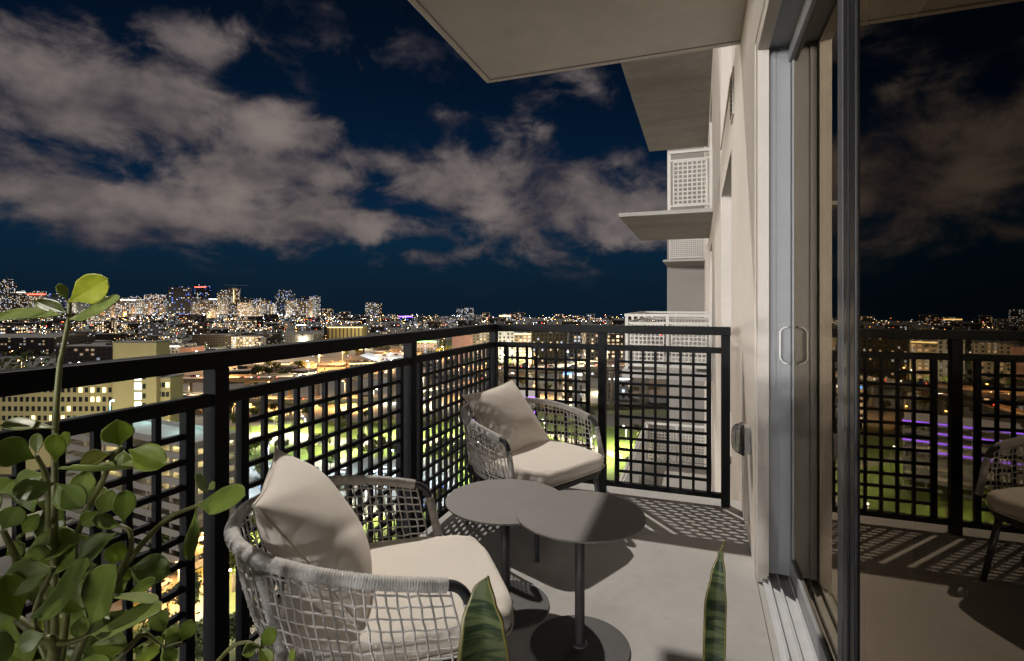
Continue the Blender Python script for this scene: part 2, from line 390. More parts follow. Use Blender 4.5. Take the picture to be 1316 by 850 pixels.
# ------------------------------------------------------------------ sliding door
dr = thing('sliding_glass_door', 'tall bronze glass sliding door in grey frame reflecting the balcony at right', 'door', (0, 0, 0))
fr = MB()
for x0, x1, yy in ((0.292, 0.318, 2.548), (0.318, 0.334, 2.556), (0.334, 0.376, 2.550)):
    fr.box((x0, yy, 0.035), (x1, 2.606, 2.345)); fr.box((x0, -1.2, 2.345), (x1, yy - .001, 2.396))
fr.box((0.402, 2.556, 0.035), (0.50, 2.606, 2.345)); fr.box((0.402, -1.2, 2.345), (0.50, 2.555, 2.396)); fr.box((0.376, 2.585, 0.035), (0.402, 2.606, 2.345))
fr.build('jamb_frame', ALU, dr)
MB().box((0.243, 2.52, 0.0), (0.288, 2.606, 2.396)).build('stucco_trim', STUCCO, dr)
MB().box((0.243, -1.2, 2.33), (0.288, 2.518, 2.397)).build('head_trim', STUCCO, dr)
tr = MB(); tr.box((0.262, -1.2, 0.0), (0.52, 2.60, 0.018))
for x in (0.285, 0.325, 0.372, 0.43): tr.box((x - 0.004, -1.2, 0.018), (x + 0.004, 2.555, 0.034))
bev(tr.build('sill_track', PVCW, dr), 0.002, 1)
def panel(name, x, y0, y1, wst=0.085, dark=False):
    p = link(name, None, dr, (x, 0, 0))
    m_ = ALU
    b = MB(); b.box((-0.012, y0, 0.04), (0.018, y1, 0.115)); bev(b.build('bottom_rail', m_, p), 0.004)
    b = MB(); b.box((-0.018, y0, 2.27), (0.018, y1, 2.343)); bev(b.build('top_rail', m_, p), 0.004)
    b = MB(); b.box((-0.006, y1 - wst, 0.1155), (0.017, y1, 2.2695)); bev(b.build('stile', ALUD if dark else m_, p), 0.004)
    b = MB(); b.box((-0.006, y0, 0.1155), (0.017, y0 + wst, 2.2695)); bev(b.build('stile', m_, p), 0.004)
    MB().add([(0, y0 + wst, 0.115), (0, y1 - wst, 0.115), (0, y1 - wst, 2.27), (0, y0 + wst, 2.27)], [(0, 3, 2, 1)]).build('glass_pane', GLASS, p)
    return p
pn = panel('fixed_panel', 0.345, -1.2, 1.508, 0.104, True)
bev(MB().box((-0.007, 1.511, 0.04), (0.016, 1.562, 2.343)).build('interlock_stile', ALUM, pn), 0.006)
b = MB(); b.box((-0.010, 1.45, 0.116), (-0.006, 1.456, 2.269)); b.build('interlock_rib', ALUD, pn)
sp = panel('sliding_panel', 0.385, 1.54, 2.552, 0.03)
h = [Vector((-0.017, 2.535, 0.96 + 0.0))]
hp = []
for i in range(13):
    a = math.pi * i / 12; hp.append((-0.018 - 0.034 * min(1, 1.6 * math.sin(a)), 2.53, 1.04 - 0.08 * math.cos(a)))
MB().tube(hp, 0.0042, 8).build('pull_handle', pmat('handle_white', (0.75, 0.75, 0.74), 0.35), sp, True)

# outlet with clear cover
ot = thing('outdoor_outlet', 'small grey wall outlet under a clear bubble cover beside the door', 'outlet', (XW, 2.83, 0.55))
bev(MB().box((-0.030, -0.045, -0.065), (0.0, 0.045, 0.065)).build('back_box', pmat('outlet_grey', (0.30, 0.29, 0.28), 0.5), ot), 0.004)
b = MB()
for z in (-0.028, 0.028): b.box((-0.036, -0.02, z - 0.018), (-0.0302, 0.02, z + 0.018))
b.build('socket', pmat('socket_grey', (0.12, 0.12, 0.12), 0.4), ot)
cm = pmat('clear_plastic', (0.95, 0.95, 0.95), 0.15, trans=1.0)
vs = []; fs = []; NU, NV = 12, 12
for i in range(NU + 1):
    for j in range(NV + 1):
        u, v_ = i / NU * 2 - 1, j / NV * 2 - 1
        hgt = 0.055 * max(0, (1 - abs(u) ** 4)) ** 0.5 * max(0, (1 - abs(v_) ** 4)) ** 0.5
        vs.append((-0.032 - hgt, u * 0.052, v_ * 0.075))
for i in range(NU):
    for j in range(NV):
        a = i * (NV + 1) + j; fs.append((a, a + 1, a + NV + 2, a + NV + 1))
o = MB().add(vs, fs).build('clear_cover', cm, ot, True); sm_ = o.modifiers.new('solid', 'SOLIDIFY'); sm_.thickness = 0.0025

# ------------------------------------------------------------------ balcony railing
rl = thing('balcony_railing', 'black metal balcony railing with square grid panels around two sides', 'railing')
XL, YE = -1.35, 3.40
def rbox(name, a, b, bw=0.003): return bev(MB().box(a, b).build(name, BLACK, rl), bw, 2)
PS = 0.025
lp = [-1.05, 0.06, 1.168, 2.275]
for y in lp: rbox('post', (XL - PS, y - PS, 0), (XL + PS, y + PS, 1.029))
rbox('corner_post', (XL - PS, YE - PS, 0), (XL + PS, YE + PS, 1.029))
ep = [-0.590, 0.152]
for x in ep: rbox('post', (x - PS, YE - PS, 0), (x + PS, YE + PS, 1.029))
rbox('top_rail', (XL - 0.03, -1.6, 1.03), (XL + 0.03, YE + 0.03, 1.08))
rbox('top_rail', (XL + 0.031, YE - 0.03, 1.03), (0.18, YE + 0.03, 1.08))
HB, VB = {}, {}
def bay_left(y0, y1):
    rbox('mid_rail', (XL - 0.02, y0, 0.92), (XL + 0.02, y1, 0.955)); rbox('bottom_rail', (XL - 0.018, y0, 0.045), (XL + 0.018, y1, 0.075))
    a, b = y0 + 0.055, y1 - 0.055
    for q in (a, b - 0.028): rbox('panel_stile', (XL - 0.014, q, 0.0755), (XL + 0.014, q + 0.028, 0.9195), 0.002)
    a += 0.028; b -= 0.028; n = round((b - a) / 0.0715); mr = 12
    for i in range(1, n):
        y = a + (b - a) * i / n
        if 'v' not in VB: VB['v'] = MB().box((-0.008, -0.008, 0.0755), (0.008, 0.008, 0.9195)).mesh('grid_bar', BLACK)
        link('grid_bar', VB['v'], rl, (XL, y, 0))
    for j in range(1, mr):
        z = 0.0755 + 0.844 * j / mr
        MB().box((XL - 0.007, a, z - 0.008), (XL + 0.007, b, z + 0.008)).build('grid_bar', BLACK, rl)
def bay_end(x0, x1, YE=YE):
    rbox('mid_rail', (x0, YE - 0.02, 0.92), (x1, YE + 0.02, 0.955)); rbox('bottom_rail', (x0, YE - 0.018, 0.045), (x1, YE + 0.018, 0.075))
    a, b = x0 + 0.055, x1 - 0.055
    for q in (a, b - 0.028): rbox('panel_stile', (q, YE - 0.014, 0.0755), (q + 0.028, YE + 0.014, 0.9195), 0.002)
    a += 0.028; b -= 0.028; n = round((b - a) / 0.0715); mr = 12
    for i in range(1, n): link('grid_bar', VB['v'], rl, (a + (b - a) * i / n, YE, 0))
    for j in range(1, mr):
        z = 0.0755 + 0.844 * j / mr
        MB().box((a, YE - 0.007, z - 0.008), (b, YE + 0.007, z + 0.008)).build('grid_bar', BLACK, rl)
lys = lp + [YE]
for i in range(len(lys) - 1): bay_left(lys[i] + PS, lys[i + 1] - PS)
exs = [XL] + ep
for i in range(len(exs) - 1): bay_end(exs[i] + PS, exs[i + 1] - PS)
YN = -1.56
rbox('corner_post', (XL - PS, YN - PS, 0), (XL + PS, YN + PS, 1.029))
for x in ep: rbox('post', (x - PS, YN - PS, 0), (x + PS, YN + PS, 1.029)); 
rbox('top_rail', (XL + 0.031, YN - 0.03, 1.03), (0.18, YN + 0.03, 1.08))
for i in range(len(exs) - 1): bay_end(exs[i] + PS, exs[i + 1] - PS, YN)
bay_left(YN + PS, lp[0] - PS)

# ------------------------------------------------------------------ lounge chairs
WE, XE, ZE, XB, ZBK, NN, WBK = 0.352, 0.166, 0.559, -0.371, 0.632, 2.2, 0.379
def utop(t):
    a = t * math.pi / 2; n = NN; c_, s_ = math.cos(a), math.sin(a)
    ex = abs(c_) ** (2 / n); ey = math.copysign(abs(s_) ** (2 / n), s_)
    x = XE - (XE - XB) * ex; s = min(1.0, (XE - x) / (XE - XB))
    return Vector((x, ey * (WE + (WBK - WE) * math.sin(math.pi * s * .75)), ZE + (ZBK - ZE) * (1 - (1 - s) ** 1.6)))
def ubot(t):
    a = t * math.pi / 2; n = 2.6; c_, s_ = math.cos(a), math.sin(a)
    ex = abs(c_) ** (2 / n); ey = math.copysign(abs(s_) ** (2 / n), s_)
    x = 0.225 - (0.225 + 0.285) * ex
    return Vector((x, ey * 0.335, 0.335))
def resample(pts, step):
    P = [Vector(p) for p in pts]; L = [0]
    for i in range(1, len(P)): L.append(L[-1] + (P[i] - P[i - 1]).length)
    n = max(2, int(L[-1] / step)); o = []; k = 0
    for i in range(n + 1):
        s = L[-1] * i / n
        while k < len(P) - 2 and L[k + 1] < s: k += 1
        f = (s - L[k]) / max(1e-9, L[k + 1] - L[k]); o.append(P[k].lerp(P[k + 1], f))
    return o
def smooth_path(pts, n=8):
    P = [Vector(p) for p in pts]; o = []
    for i in range(len(P) - 1):
        p0, p1, p2, p3 = P[max(i - 1, 0)], P[i], P[i + 1], P[min(i + 2, len(P) - 1)]
        for k in range(n):
            t = k / n
            o.append(0.5 * ((2 * p1) + (p2 - p0) * t + (2 * p0 - 5 * p1 + 4 * p2 - p3) * t * t + (3 * p1 - p0 - 3 * p2 + p3) * t ** 3))
    o.append(P[-1]); return o
def rope_wrap(path, r, name, parent):
    rr = random.Random(len(path)); pts = resample(path, 0.0021); rad = []
    for i in range(len(pts)):
        ph = i % 3; rad.append(r * (1.0 if ph == 1 else 0.90 if ph == 2 else 0.80) + rr.uniform(-0.0006, 0.0006))
    return MB().tube(pts, rad, 12).build(name, ROPE, parent, True)
def superell_slab(xc, yc, ax, ay, n, z0, z1, name, mat, parent, crown=0.012, edge=0.03, frontw=1.0):
    NS = 72; rings = []
    prof = []
    for i in range(7):
        a = math.pi / 2 * i / 6; prof.append((1 - (edge / ax) * (1 - math.sin(a)), z0 + edge * (1 - math.cos(a)), 0))
    zt = z1 - edge
    prof.append((1.004, (z0 + edge + zt) / 2, 0))
    for i in range(7):
        a = math.pi / 2 * i / 6; prof.append((1 - (edge / ax) * (1 - math.cos(a)), zt + edge * math.sin(a), 0))
    for k in (0.97, 0.93, 0.86, 0.75, 0.6, 0.45, 0.3, 0.15, 0.04): prof.append((k * (1 - edge / ax), z1 + crown * (1 - k * k), 1))
    vs = []; fs = []
    for (s, z, top) in prof:
        for k in range(NS):
            an = 2 * math.pi * k / NS; c_, s_ = math.cos(an), math.sin(an)
            x = math.copysign(abs(c_) ** (2 / n), c_) * ax * s; y = math.copysign(abs(s_) ** (2 / n), s_) * ay * s
            y *= 1 + (frontw - 1) * (x / ax * 0.5 + 0.5)
            wob = 0.0025 * math.sin(7 * an + 3 * s) + 0.002 * math.sin(13 * an)
            vs.append((xc + x, yc + y, z + (0 if top else wob)))
    for i in range(len(prof) - 1):
        for k in range(NS):
            k2 = (k + 1) % NS; fs.append((i * NS + k, i * NS + k2, (i + 1) * NS + k2, (i + 1) * NS + k))
    fs.append(tuple(range(NS - 1, -1, -1))); fs.append(tuple((len(prof) - 1) * NS + k for k in range(NS)))
    return MB().add(vs, fs).build(name, mat, parent, True)

def make_chair(loc, ang, label):
    t = thing('lounge_chair', label, 'chair', loc, R(ang), 'rope lounge chairs on the balcony')
    rr = random.Random(3)
    # metal frame: upright, elbow, arm and back in one bent tube
    arc = [utop(-0.985 + 1.97 * i / 60) for i in range(61)]
    def corner(sgn):
        e = utop(sgn * 0.985); u0 = Vector((0.236, sgn * 0.358, 0.345)); ap = Vector((XE + 0.022, sgn * WE, ZE - 0.004))
        o = []
        for i in range(9):
            q = i / 8; o.append(e * (1 - q) ** 2 + ap * (2 * q * (1 - q)) + (ap.lerp(u0, 0.24)) * q * q)
        return o, u0
    cl, ul = corner(-1); cr, ur = corner(1)
    path = [ul] + cl[::-1] + arc[1:-1] + cr + [ur]
    MB().tube(path, 0.0125, 12).build('arm_frame', GUN, t, True)
    rope_wrap([utop(-0.982 + 1.964 * i / 80) for i in range(81)], 0.0182, 'arm_rope_wrap', t)
    rope_wrap(cl[7:] + [ul], 0.0155, 'upright_rope_wrap', t); rope_wrap(cr[7:] + [ur], 0.0155, 'upright_rope_wrap', t)
    # seat frame
    sf = []
    for k in range(64):
        an = 2 * math.pi * k / 64; c_, s_ = math.cos(an), math.sin(an); n = 4.2
        sf.append((0.03 + math.copysign(abs(c_) ** (2 / n), c_) * 0.305, math.copysign(abs(s_) ** (2 / n), s_) * 0.285, 0.322))
    sf.append(sf[0]); MB().tube(sf, 0.015, 10, False).build('seat_frame', GUN, t, True)
    superell_slab(0.03, 0, 0.300, 0.280, 4.5, 0.326, 0.34, 'seat_deck', GUN, t, 0.0, 0.006)
    MB().tube([ubot(-0.99 + 1.98 * i / 50) for i in range(51)], 0.009, 8).build('net_rail', ROPE, t, True)
    for s in (-1, 1):
        rope_wrap([utop(s * 0.40) - Vector((0, 0, 0.01)), (-0.205, s * 0.235, 0.33)], 0.0155, 'rear_upright', t)
        MB().tube([(0.262, s * 0.235, 0.32), (0.307, s * 0.272, 0.0)], [0.015, 0.011], 10).build('leg', GUN, t, True)
        MB().tube([(-0.195, s * 0.205, 0.32), (-0.25, s * 0.236, 0.0)], [0.015, 0.011], 10).build('leg', GUN, t, True)
    # rope net
    NVS, NH = 58, 8
    def P(tt, v):
        a, b = utop(max(-.985, min(.985, tt))), ubot(max(-.99, min(.99, tt)))
        p = a.lerp(b, v); bow = 0.010 * math.sin(math.pi * v); d = Vector((p.x - 0.03, p.y, 0)); d.normalize()
        return p + d * bow
    # arc-length even spacing along the top
    T = [-0.985 + 1.97 * i / 400 for i in range(401)]; L = [0]
    for i in range(1, 401): L.append(L[-1] + (utop(T[i]) - utop(T[i - 1])).length)
    def tat(s):
        s = max(0, min(L[-1], s)); lo = 0
        while lo < 399 and L[lo + 1] < s: lo += 1
        f = (s - L[lo]) / (L[lo + 1] - L[lo]); return T[lo] + (T[lo + 1] - T[lo]) * f
    jit = {}
    def J(i, j):
        if (i, j) not in jit: jit[(i, j)] = (rr.uniform(-0.0025, 0.0025), rr.uniform(-0.008, 0.008))
        return jit[(i, j)]
    for i in range(NVS + 1):
        pts = []
        for j in range(NH + 2):
            ds, dv = J(i, j); v = j / (NH + 1); ed = 0 if j in (0, NH + 1) else 1
            pts.append(P(tat(L[-1] * i / NVS + ds * ed), min(1, max(0, v + dv * ed))))
        MB().tube(smooth_path(pts, 2), 0.0028, 5, False).build('rope_strand', ROPE, t, True)
    for j in range(1, NH + 1):
        pts = []
        for i in range(NVS + 1):
            ds, dv = J(i, j); p = P(tat(L[-1] * i / NVS + ds), j / (NH + 1) + dv)
            d = Vector((p.x - 0.03, p.y, 0)).normalized(); pts.append(p + d * (0.0024 if (i + j) % 2 else -0.0024))
        MB().tube(pts, 0.0026, 5, False).build('rope_strand', ROPE, t, True)
    cu = superell_slab(0.052, 0, 0.312, 0.278, 5.0, 0.342, 0.412, 'seat_cushion', CLOTH, t, 0.014, 0.03)
    # piping
    pp = []
    for k in range(97):
        an = 2 * math.pi * k / 96; c_, s_ = math.cos(an), math.sin(an); n = 5.0
        pp.append((0.052 + math.copysign(abs(c_) ** (2 / n), c_) * 0.3125, math.copysign(abs(s_) ** (2 / n), s_) * 0.2785, 0.352 + 0.0025 * math.sin(7 * an + 3)))
    MB().tube(pp, 0.0032, 6, False).build('piping', CLOTH, cu, True)
    return t
ch1 = make_chair((-0.878, 1.296, 0), 36.2, 'near pale rope lounge chair at left with ivory cushion, seen from its side')
ch2 = copy_tree(ch1); ch2.location = (-0.881, 2.746, 0); ch2.rotation_euler = (0, 0, R(-25.2))
ch2['label'] = 'far pale rope lounge chair in the railing corner behind the tables'

def pillow(label, S, thick, M, seed):
    rr = random.Random(seed); N = 44; vs = []; fs = []; ph = [rr.uniform(0, 6.28) for _ in range(8)]
    for side in (1, -1):
        for i in range(N + 1):
            for j in range(N + 1):
                u, v_ = i / N * 2 - 1, j / N * 2 - 1
                # edges pull in between the corners
                x = u * (1 - 0.085 * (1 - v_ * v_) * abs(u) ** 2); y = v_ * (1 - 0.085 * (1 - u * u) * abs(v_) ** 2)
                e = max(0, 1 - abs(u) ** 2.3) ** 0.62 * max(0, 1 - abs(v_) ** 2.3) ** 0.62
                wr = 0.0
                for (cu_, cv_, k, q) in ((1, 1, 9, 0), (-1, 1, 8, 1), (1, -1, 9, 2), (-1, -1, 8, 3)):
                    d = math.hypot(u - cu_, v_ - cv_); an = math.atan2(v_ - cv_, u - cu_)
                    wr += 0.028 * math.exp(-((d - 0.55) / 0.4) ** 2) * math.sin(k * an + ph[q])
                wr += 0.035 * math.sin(3.1 * u + 2.2 * v_ + ph[4]) + 0.03 * math.sin(5.5 * v_ - 1.7 * u + ph[5]) * (1 - abs(u))
                fold = 0.07 * math.exp(-((v_ + 0.22 + 0.25 * u + 0.1 * math.sin(2 * u + ph[6])) / 0.10) ** 2) * (0.6 + 0.4 * math.sin(2.3 * u + ph[7]))
                z = side * thick / 2 * e * (1 + wr - (fold if side > 0 else 0))
                vs.append((x * S / 2, y * S / 2, z))
    o = (N + 1) ** 2
    for i in range(N):
        for j in range(N):
            a = i * (N + 1) + j; fs.append((a, a + N + 1, a + N + 2, a + 1)); fs.append((o + a, o + a + 1, o + a + N + 2, o + a + N + 1))
    me = MB().add(vs, fs).mesh('throw_pillow', CLOTH, True)
    ob = link('throw_pillow', me); ob.matrix_world = M
    wm = ob.modifiers.new('weld', 'WELD'); wm.merge_threshold = 0.0005
    ss = ob.modifiers.new('sub', 'SUBSURF'); ss.levels = 1; ss.render_levels = 1
    # seam piping along the rim
    sp_ = MB(); P = []
    for side in range(4):
        for i in range(N):
            q = i / N * 2 - 1
            u, v_ = [(q, -1), (1, q), (-q, 1), (-1, -q)][side]
            x = u * (1 - 0.085 * (1 - v_ * v_) * abs(u) ** 2); y = v_ * (1 - 0.085 * (1 - u * u) * abs(v_) ** 2); P.append((x * S / 2, y * S / 2, 0))
    P.append(P[0]); sp_.tube(P, 0.0028, 6, False).build('piping', CLOTH, ob, True)
    return tag(ob, label, 'pillow', 'ivory throw pillows on the chairs')
def chair_frame(loc, ang, lx, ly, lz, tilt, roll, yaw=0.0):
    """pillow standing in a chair: its face looks along the chair's front, leaning back by tilt"""
    base = Matrix.Translation(loc) @ Matrix.Rotation(R(ang), 4, 'Z') @ Matrix.Translation((lx, ly, lz)) @ Matrix.Rotation(R(yaw), 4, 'Z')
    # local pillow: z normal -> chair +x, y up
    B = Matrix(((0, 0, 1, 0), (1, 0, 0, 0), (0, 1, 0, 0), (0, 0, 0, 1)))
    return base @ Matrix.Rotation(R(-tilt), 4, 'Y') @ B @ Matrix.Rotation(R(roll), 4, 'Z')
pillow('ivory throw pillow leaning on the back of the near chair', 0.45, 0.205, chair_frame((-0.878, 1.296, 0), 36.2, -0.165, 0.0, 0.578, 35, 3), 5)
pillow('ivory throw pillow leaning on the back of the far corner chair', 0.43, 0.17, chair_frame((-0.881, 2.746, 0), -25.2, -0.155, -0.01, 0.565, 38, 7), 11)

# ------------------------------------------------------------------ side tables
def table(x, y, ht, r, rb, label):
    t = thing('side_table', label, 'table', (x, y, 0), 0, 'round metal side tables')
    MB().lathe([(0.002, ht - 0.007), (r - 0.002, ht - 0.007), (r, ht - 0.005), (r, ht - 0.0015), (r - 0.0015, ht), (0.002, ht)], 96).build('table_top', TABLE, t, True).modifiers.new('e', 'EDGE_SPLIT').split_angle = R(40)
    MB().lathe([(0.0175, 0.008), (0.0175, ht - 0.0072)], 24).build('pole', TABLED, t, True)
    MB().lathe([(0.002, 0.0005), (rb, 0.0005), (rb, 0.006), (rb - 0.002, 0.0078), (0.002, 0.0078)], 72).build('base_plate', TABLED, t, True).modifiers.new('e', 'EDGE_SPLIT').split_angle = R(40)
    MB().lathe([(0.03, 0.008), (0.03, 0.013), (0.018, 0.016)], 24).build('base_collar', TABLED, t, True)
    return t
table(-0.3986, 1.833, 0.476, 0.228, 0.177, 'taller round grey metal side table in front, on the right')
table(-0.737, 1.988, 0.428, 0.243, 0.177, 'lower round grey metal side table tucked under the edge of the other')

# ------------------------------------------------------------------ leafy potted plant (left foreground)
def leaf_mat(name, col, back, rough=0.42):
    m = bpy.data.materials.new(name); m.use_nodes = True; t = NT(m.node_tree); b = t.n['Principled BSDF']
    tc = t.new('ShaderNodeTexCoord'); g_ = t.new('ShaderNodeNewGeometry')
    f = t.sm(t.noise(tc.outputs['Object'], 26, 4, 0.6), 0.35, 0.7)
    at = t.new('ShaderNodeAttribute', attribute_name='vein'); at.attribute_type = 'GEOMETRY'
    top = t.mix(f, c4(tuple(x * 0.82 for x in col)), c4(tuple(x * 1.18 for x in col)))
    top = t.mix(t.m('MULTIPLY', at.outputs['Fac'], 0.55), top, c4((0.22, 0.26, 0.08)))
    speck = t.sm(t.noise(tc.outputs['Object'], 95, 2, 0.5), 0.73, 0.78)
    top = t.mix(t.m('MULTIPLY', speck, 0.6), top, c4((0.09, 0.06, 0.03)))
    c_ = t.mix(g_.outputs['Backfacing'], top, c4(back))
    rc = t.sep(t.new('ShaderNodeObjectInfo').outputs['Color'])
    t.put(b.inputs['Base Color'], t.mix(1.0, c_, t.xyz(rc[0], rc[1], rc[2]), 'MULTIPLY'))
    b.inputs['Roughness'].default_value = rough
    b.inputs['Subsurface Weight'].default_value = 0.0
    bp = t.new('ShaderNodeBump'); bp.inputs['Strength'].default_value = 0.12; bp.inputs['Distance'].default_value = 0.002
    t.put(bp.inputs['Height'], t.noise(tc.outputs['Object'], 120, 3, 0.5)); t.l.new(bp.outputs[0], b.inputs['Normal'])
    tl = t.new('ShaderNodeBsdfTranslucent'); t.put(tl.inputs[0], c4(tuple(min(1, x * 1.6) for x in col)))
    mx = t.new('ShaderNodeMixShader'); mx.inputs[0].default_value = 0.28
    t.l.new(b.outputs[0], mx.inputs[1]); t.l.new(tl.outputs[0], mx.inputs[2]); t.l.new(mx.outputs[0], t.n['Material Output'].inputs[0])
    MATS[name] = m; return m
LEAF = leaf_mat('rubbery_leaf', (0.185, 0.245, 0.040), (0.23, 0.26, 0.12))
STEM = pmat('green_stem', (0.12, 0.125, 0.035), 0.5, var=0.3, vscale=30, bump=0.2, bscale=120)
POT = pmat('grey_planter', (0.12, 0.12, 0.125), 0.6, var=0.08, vscale=5)
SOIL = pmat('potting_soil', (0.03, 0.022, 0.015), 0.95, var=0.3, vscale=40, bump=0.9, bscale=80)

def make_leaf(parent, B, T, wid, nrm, rr, tint=(1, 1, 1)):
    """one thick obovate leaf from base B to tip T"""
    ax = T - B; L = ax.length; ax.normalize(); sd_ = nrm.cross(ax).normalized(); nz = ax.cross(sd_).normalized()
    NL, NW = 14, 6; vs = []; fs = []; vein = []
    curl = rr.uniform(-0.10, 0.12); cup = rr.uniform(0.03, 0.16); twist = rr.uniform(-0.25, 0.25); ph = rr.uniform(0, 6)
    for i in range(NL + 1):
        q = i / NL
        prof = math.sin(math.pi * min(1, q ** 1.35)) ** 0.56 if 0 < q < 1 else 0.0
        prof *= min(1, 0.35 + 1.6 * q)
        prof = max(prof, 0.05 if q < 0.5 else 0.0)
        for j in range(-NW, NW + 1):
            s = j / NW; hw = wid / 2 * prof
            p = B + ax * (L * q) + sd_ * (s * hw)
            up = cup * wid * s * s * prof + curl * L * (q - 0.35) ** 2 * 1.2 + 0.018 * wid * math.sin(9 * q + ph + 2 * s) * abs(s)
            up += -0.020 * wid * math.exp(-(s / 0.10) ** 2) + twist * wid * 0.25 * s * (q - .3)
            vs.append(p + nz * up); vein.append(max(math.exp(-(s / 0.09) ** 2), 0.75 if abs(j) == NW else 0.0))
    M_ = 2 * NW + 1
    for i in range(NL):
        for j in range(M_ - 1):
            a = i * M_ + j; fs.append((a, a + 1, a + M_ + 1, a + M_))
    mb = MB().add([v - B for v in vs], fs); me = mb.mesh('leaf', LEAF, True)
    at = me.attributes.new('vein', 'FLOAT', 'POINT'); at.data.foreach_set('value', vein)
    o = link('leaf', me, parent); o.location = B - parent.location
    o.color = (*tint, 1)
    m_ = o.modifiers.new('thick', 'SOLIDIFY'); m_.thickness = 0.0012; m_.offset = 0
    return o

PL = Vector((-1.00, 0.50, 0.0))
plant = thing('potted_plant', 'leafy green potted plant with thick paddle leaves at lower left', 'plant', PL)
rr = random.Random(21)
def z4(x, y): return (x / 2.576, 520 + y / 2.576)
def z1(x, y): return (x / 3.988, 330 + y / 3.988)
def z5(x, y): return (280 + x / 3.035, 570 + y / 3.035)
# base, tip, width (photo measurements), distance from the camera, tint
LV = []
def lv(fn, sc, b, t, wd, d, tint=0):
    LV.append((fn(*b), fn(*t), wd / sc, d, tint))
for b, t, wd, d, ti in [((355, 232), (562, 112), 142, .88, 3), ((345, 225), (300, 140), 42, .90, 2), ((345, 292), (185, 232), 66, .90, 2), ((322, 302), (-20, 325), 46, .86, 1), ((362, 325), (625, 236), 74, .86, 1)]:
    lv(z1, 3.988, b, t, wd, d, ti)
for b, t, wd, d, ti in [
    ((182, 78), (-4, 72), 36, .80, 1), ((115, 178), (-25, 140), 95, .82, 0), ((120, 165), (126, 95), 35, .88, 1), ((185, 190), (185, 92), 54, .84, 2), ((198, 152), (228, 92), 32, .88, 2),
    ((395, 137), (385, 48), 88, .86, 2), ((368, 163), (262, 196), 56, .86, 4), ((426, 150), (550, 198), 88, .84, 2), ((410, 150), (404, 212), 46, .87, 2), ((195, 214), (440, 222), 20, .83, 1),
    ((292, 208), (262, 292), 72, .90, 1), ((376, 302), (274, 300), 50, .90, 1), ((150, 230), (55, 262), 72, .92, 0), ((178, 262), (38, 310), 72, .80, 5), ((188, 262), (270, 345), 84, .80, 5),
    ((-8, 292), (50, 248), 74, .80, 0), ((8, 416), (62, 336), 78, .78, 5), ((75, 432), (124, 366), 48, .84, 0), ((332, 350), (268, 398), 54, .86, 0), ((335, 366), (368, 290), 62, .90, 1),
    ((408, 392), (415, 282), 66, .84, 0), ((400, 402), (303, 384), 46, .86, 0), ((388, 424), (266, 512), 64, .84, 5), ((368, 532), (398, 460), 64, .90, 2), ((322, 530), (216, 562), 64, .88, 1),
    ((178, 540), (12, 592), 108, .76, 0), ((62, 716), (14, 566), 92, .74, 2), ((112, 706), (320, 542), 98, .78, 5), ((296, 736), (368, 536), 92, .76, 0), ((292, 766), (532, 690), 68, .76, 1),
    ((360, 632), (516, 650), 30, .80, 1), ((414, 636), (514, 588), 44, .84, 0), ((498, 668), (544, 746), 54, .84, 0), ((300, 800), (424, 790), 78, .80, 2), ((260, 782), (270, 702), 54, .84, 1),
    ((545, 800), (594, 736), 48, .82, 0), ((600, 786), (640, 712), 50, .82, 0), ((540, 790), (502, 784), 32, .84, 2), ((440, 850), (532, 818), 46, .80, 2), ((536, 806), (578, 852), 46, .82, 0),
    ((650, 335), (820, 306), 84, .90, 0), ((688, 292), (648, 234), 28, .92, 1), ((690, 282), (718, 256), 22, .91, 1), ((650, 345), (634, 516), 36, .90, 0),
    ((395, 590), (430, 545), 40, .92, 2), ((160, 600), (200, 660), 50, .84, 1), ((330, 690), (440, 740), 60, .86, 0), ((90, 500), (160, 480), 50, .88, 0), ((20, 500), (90, 455), 55, .84, 0), ((150, 760), (60, 800), 70, .72, 5),
    ((80, 850), (150, 900), 60, .72, 2), ((260, 850), (360, 870), 60, .76, 0), ((420, 590), (370, 620), 40, .92, 2), ((240, 620), (180, 590), 46, .92, 5)]:
    lv(z4, 2.576, b, t, wd, d, ti)
for b, t, wd, d, ti in [((165, 795), (228, 720), 58, .80, 0), ((152, 794), (92, 824), 50, .80, 0), ((162, 800), (208, 856), 52, .80, 2), ((285, 860), (296, 803), 26, .80, 2)]:
    lv(z5, 3.035, b, t, wd, d, ti)
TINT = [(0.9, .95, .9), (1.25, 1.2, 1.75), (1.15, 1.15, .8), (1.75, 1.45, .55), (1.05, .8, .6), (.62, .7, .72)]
for (b, t, wd, d, ti) in LV:
    Lp = math.hypot(t[0] - b[0], t[1] - b[1]); full = max(0.60 * Lp, wd)
    tilt = math.acos(min(1, wd / full)) if full > 0 else 0
    B = W(b[0], b[1], d); T = W(t[0], t[1], d + rr.uniform(-.025, .025) - 0.02)
    tocam = (Vector((0, 0, EYE)) - B).normalized(); ax = (T - B).normalized(); tocam = (tocam - ax * tocam.dot(ax)).normalized()
    s = ax.cross(tocam); s = s if s.z > 0 else -s
    nrm = (tocam * math.cos(tilt) + s * math.sin(tilt)).normalized()
    k = TINT[ti]; j = rr.uniform(.9, 1.1)
    make_leaf(plant, B, T, full / FPX * d, nrm, rr, (k[0] * j, k[1] * j, k[2] * j))
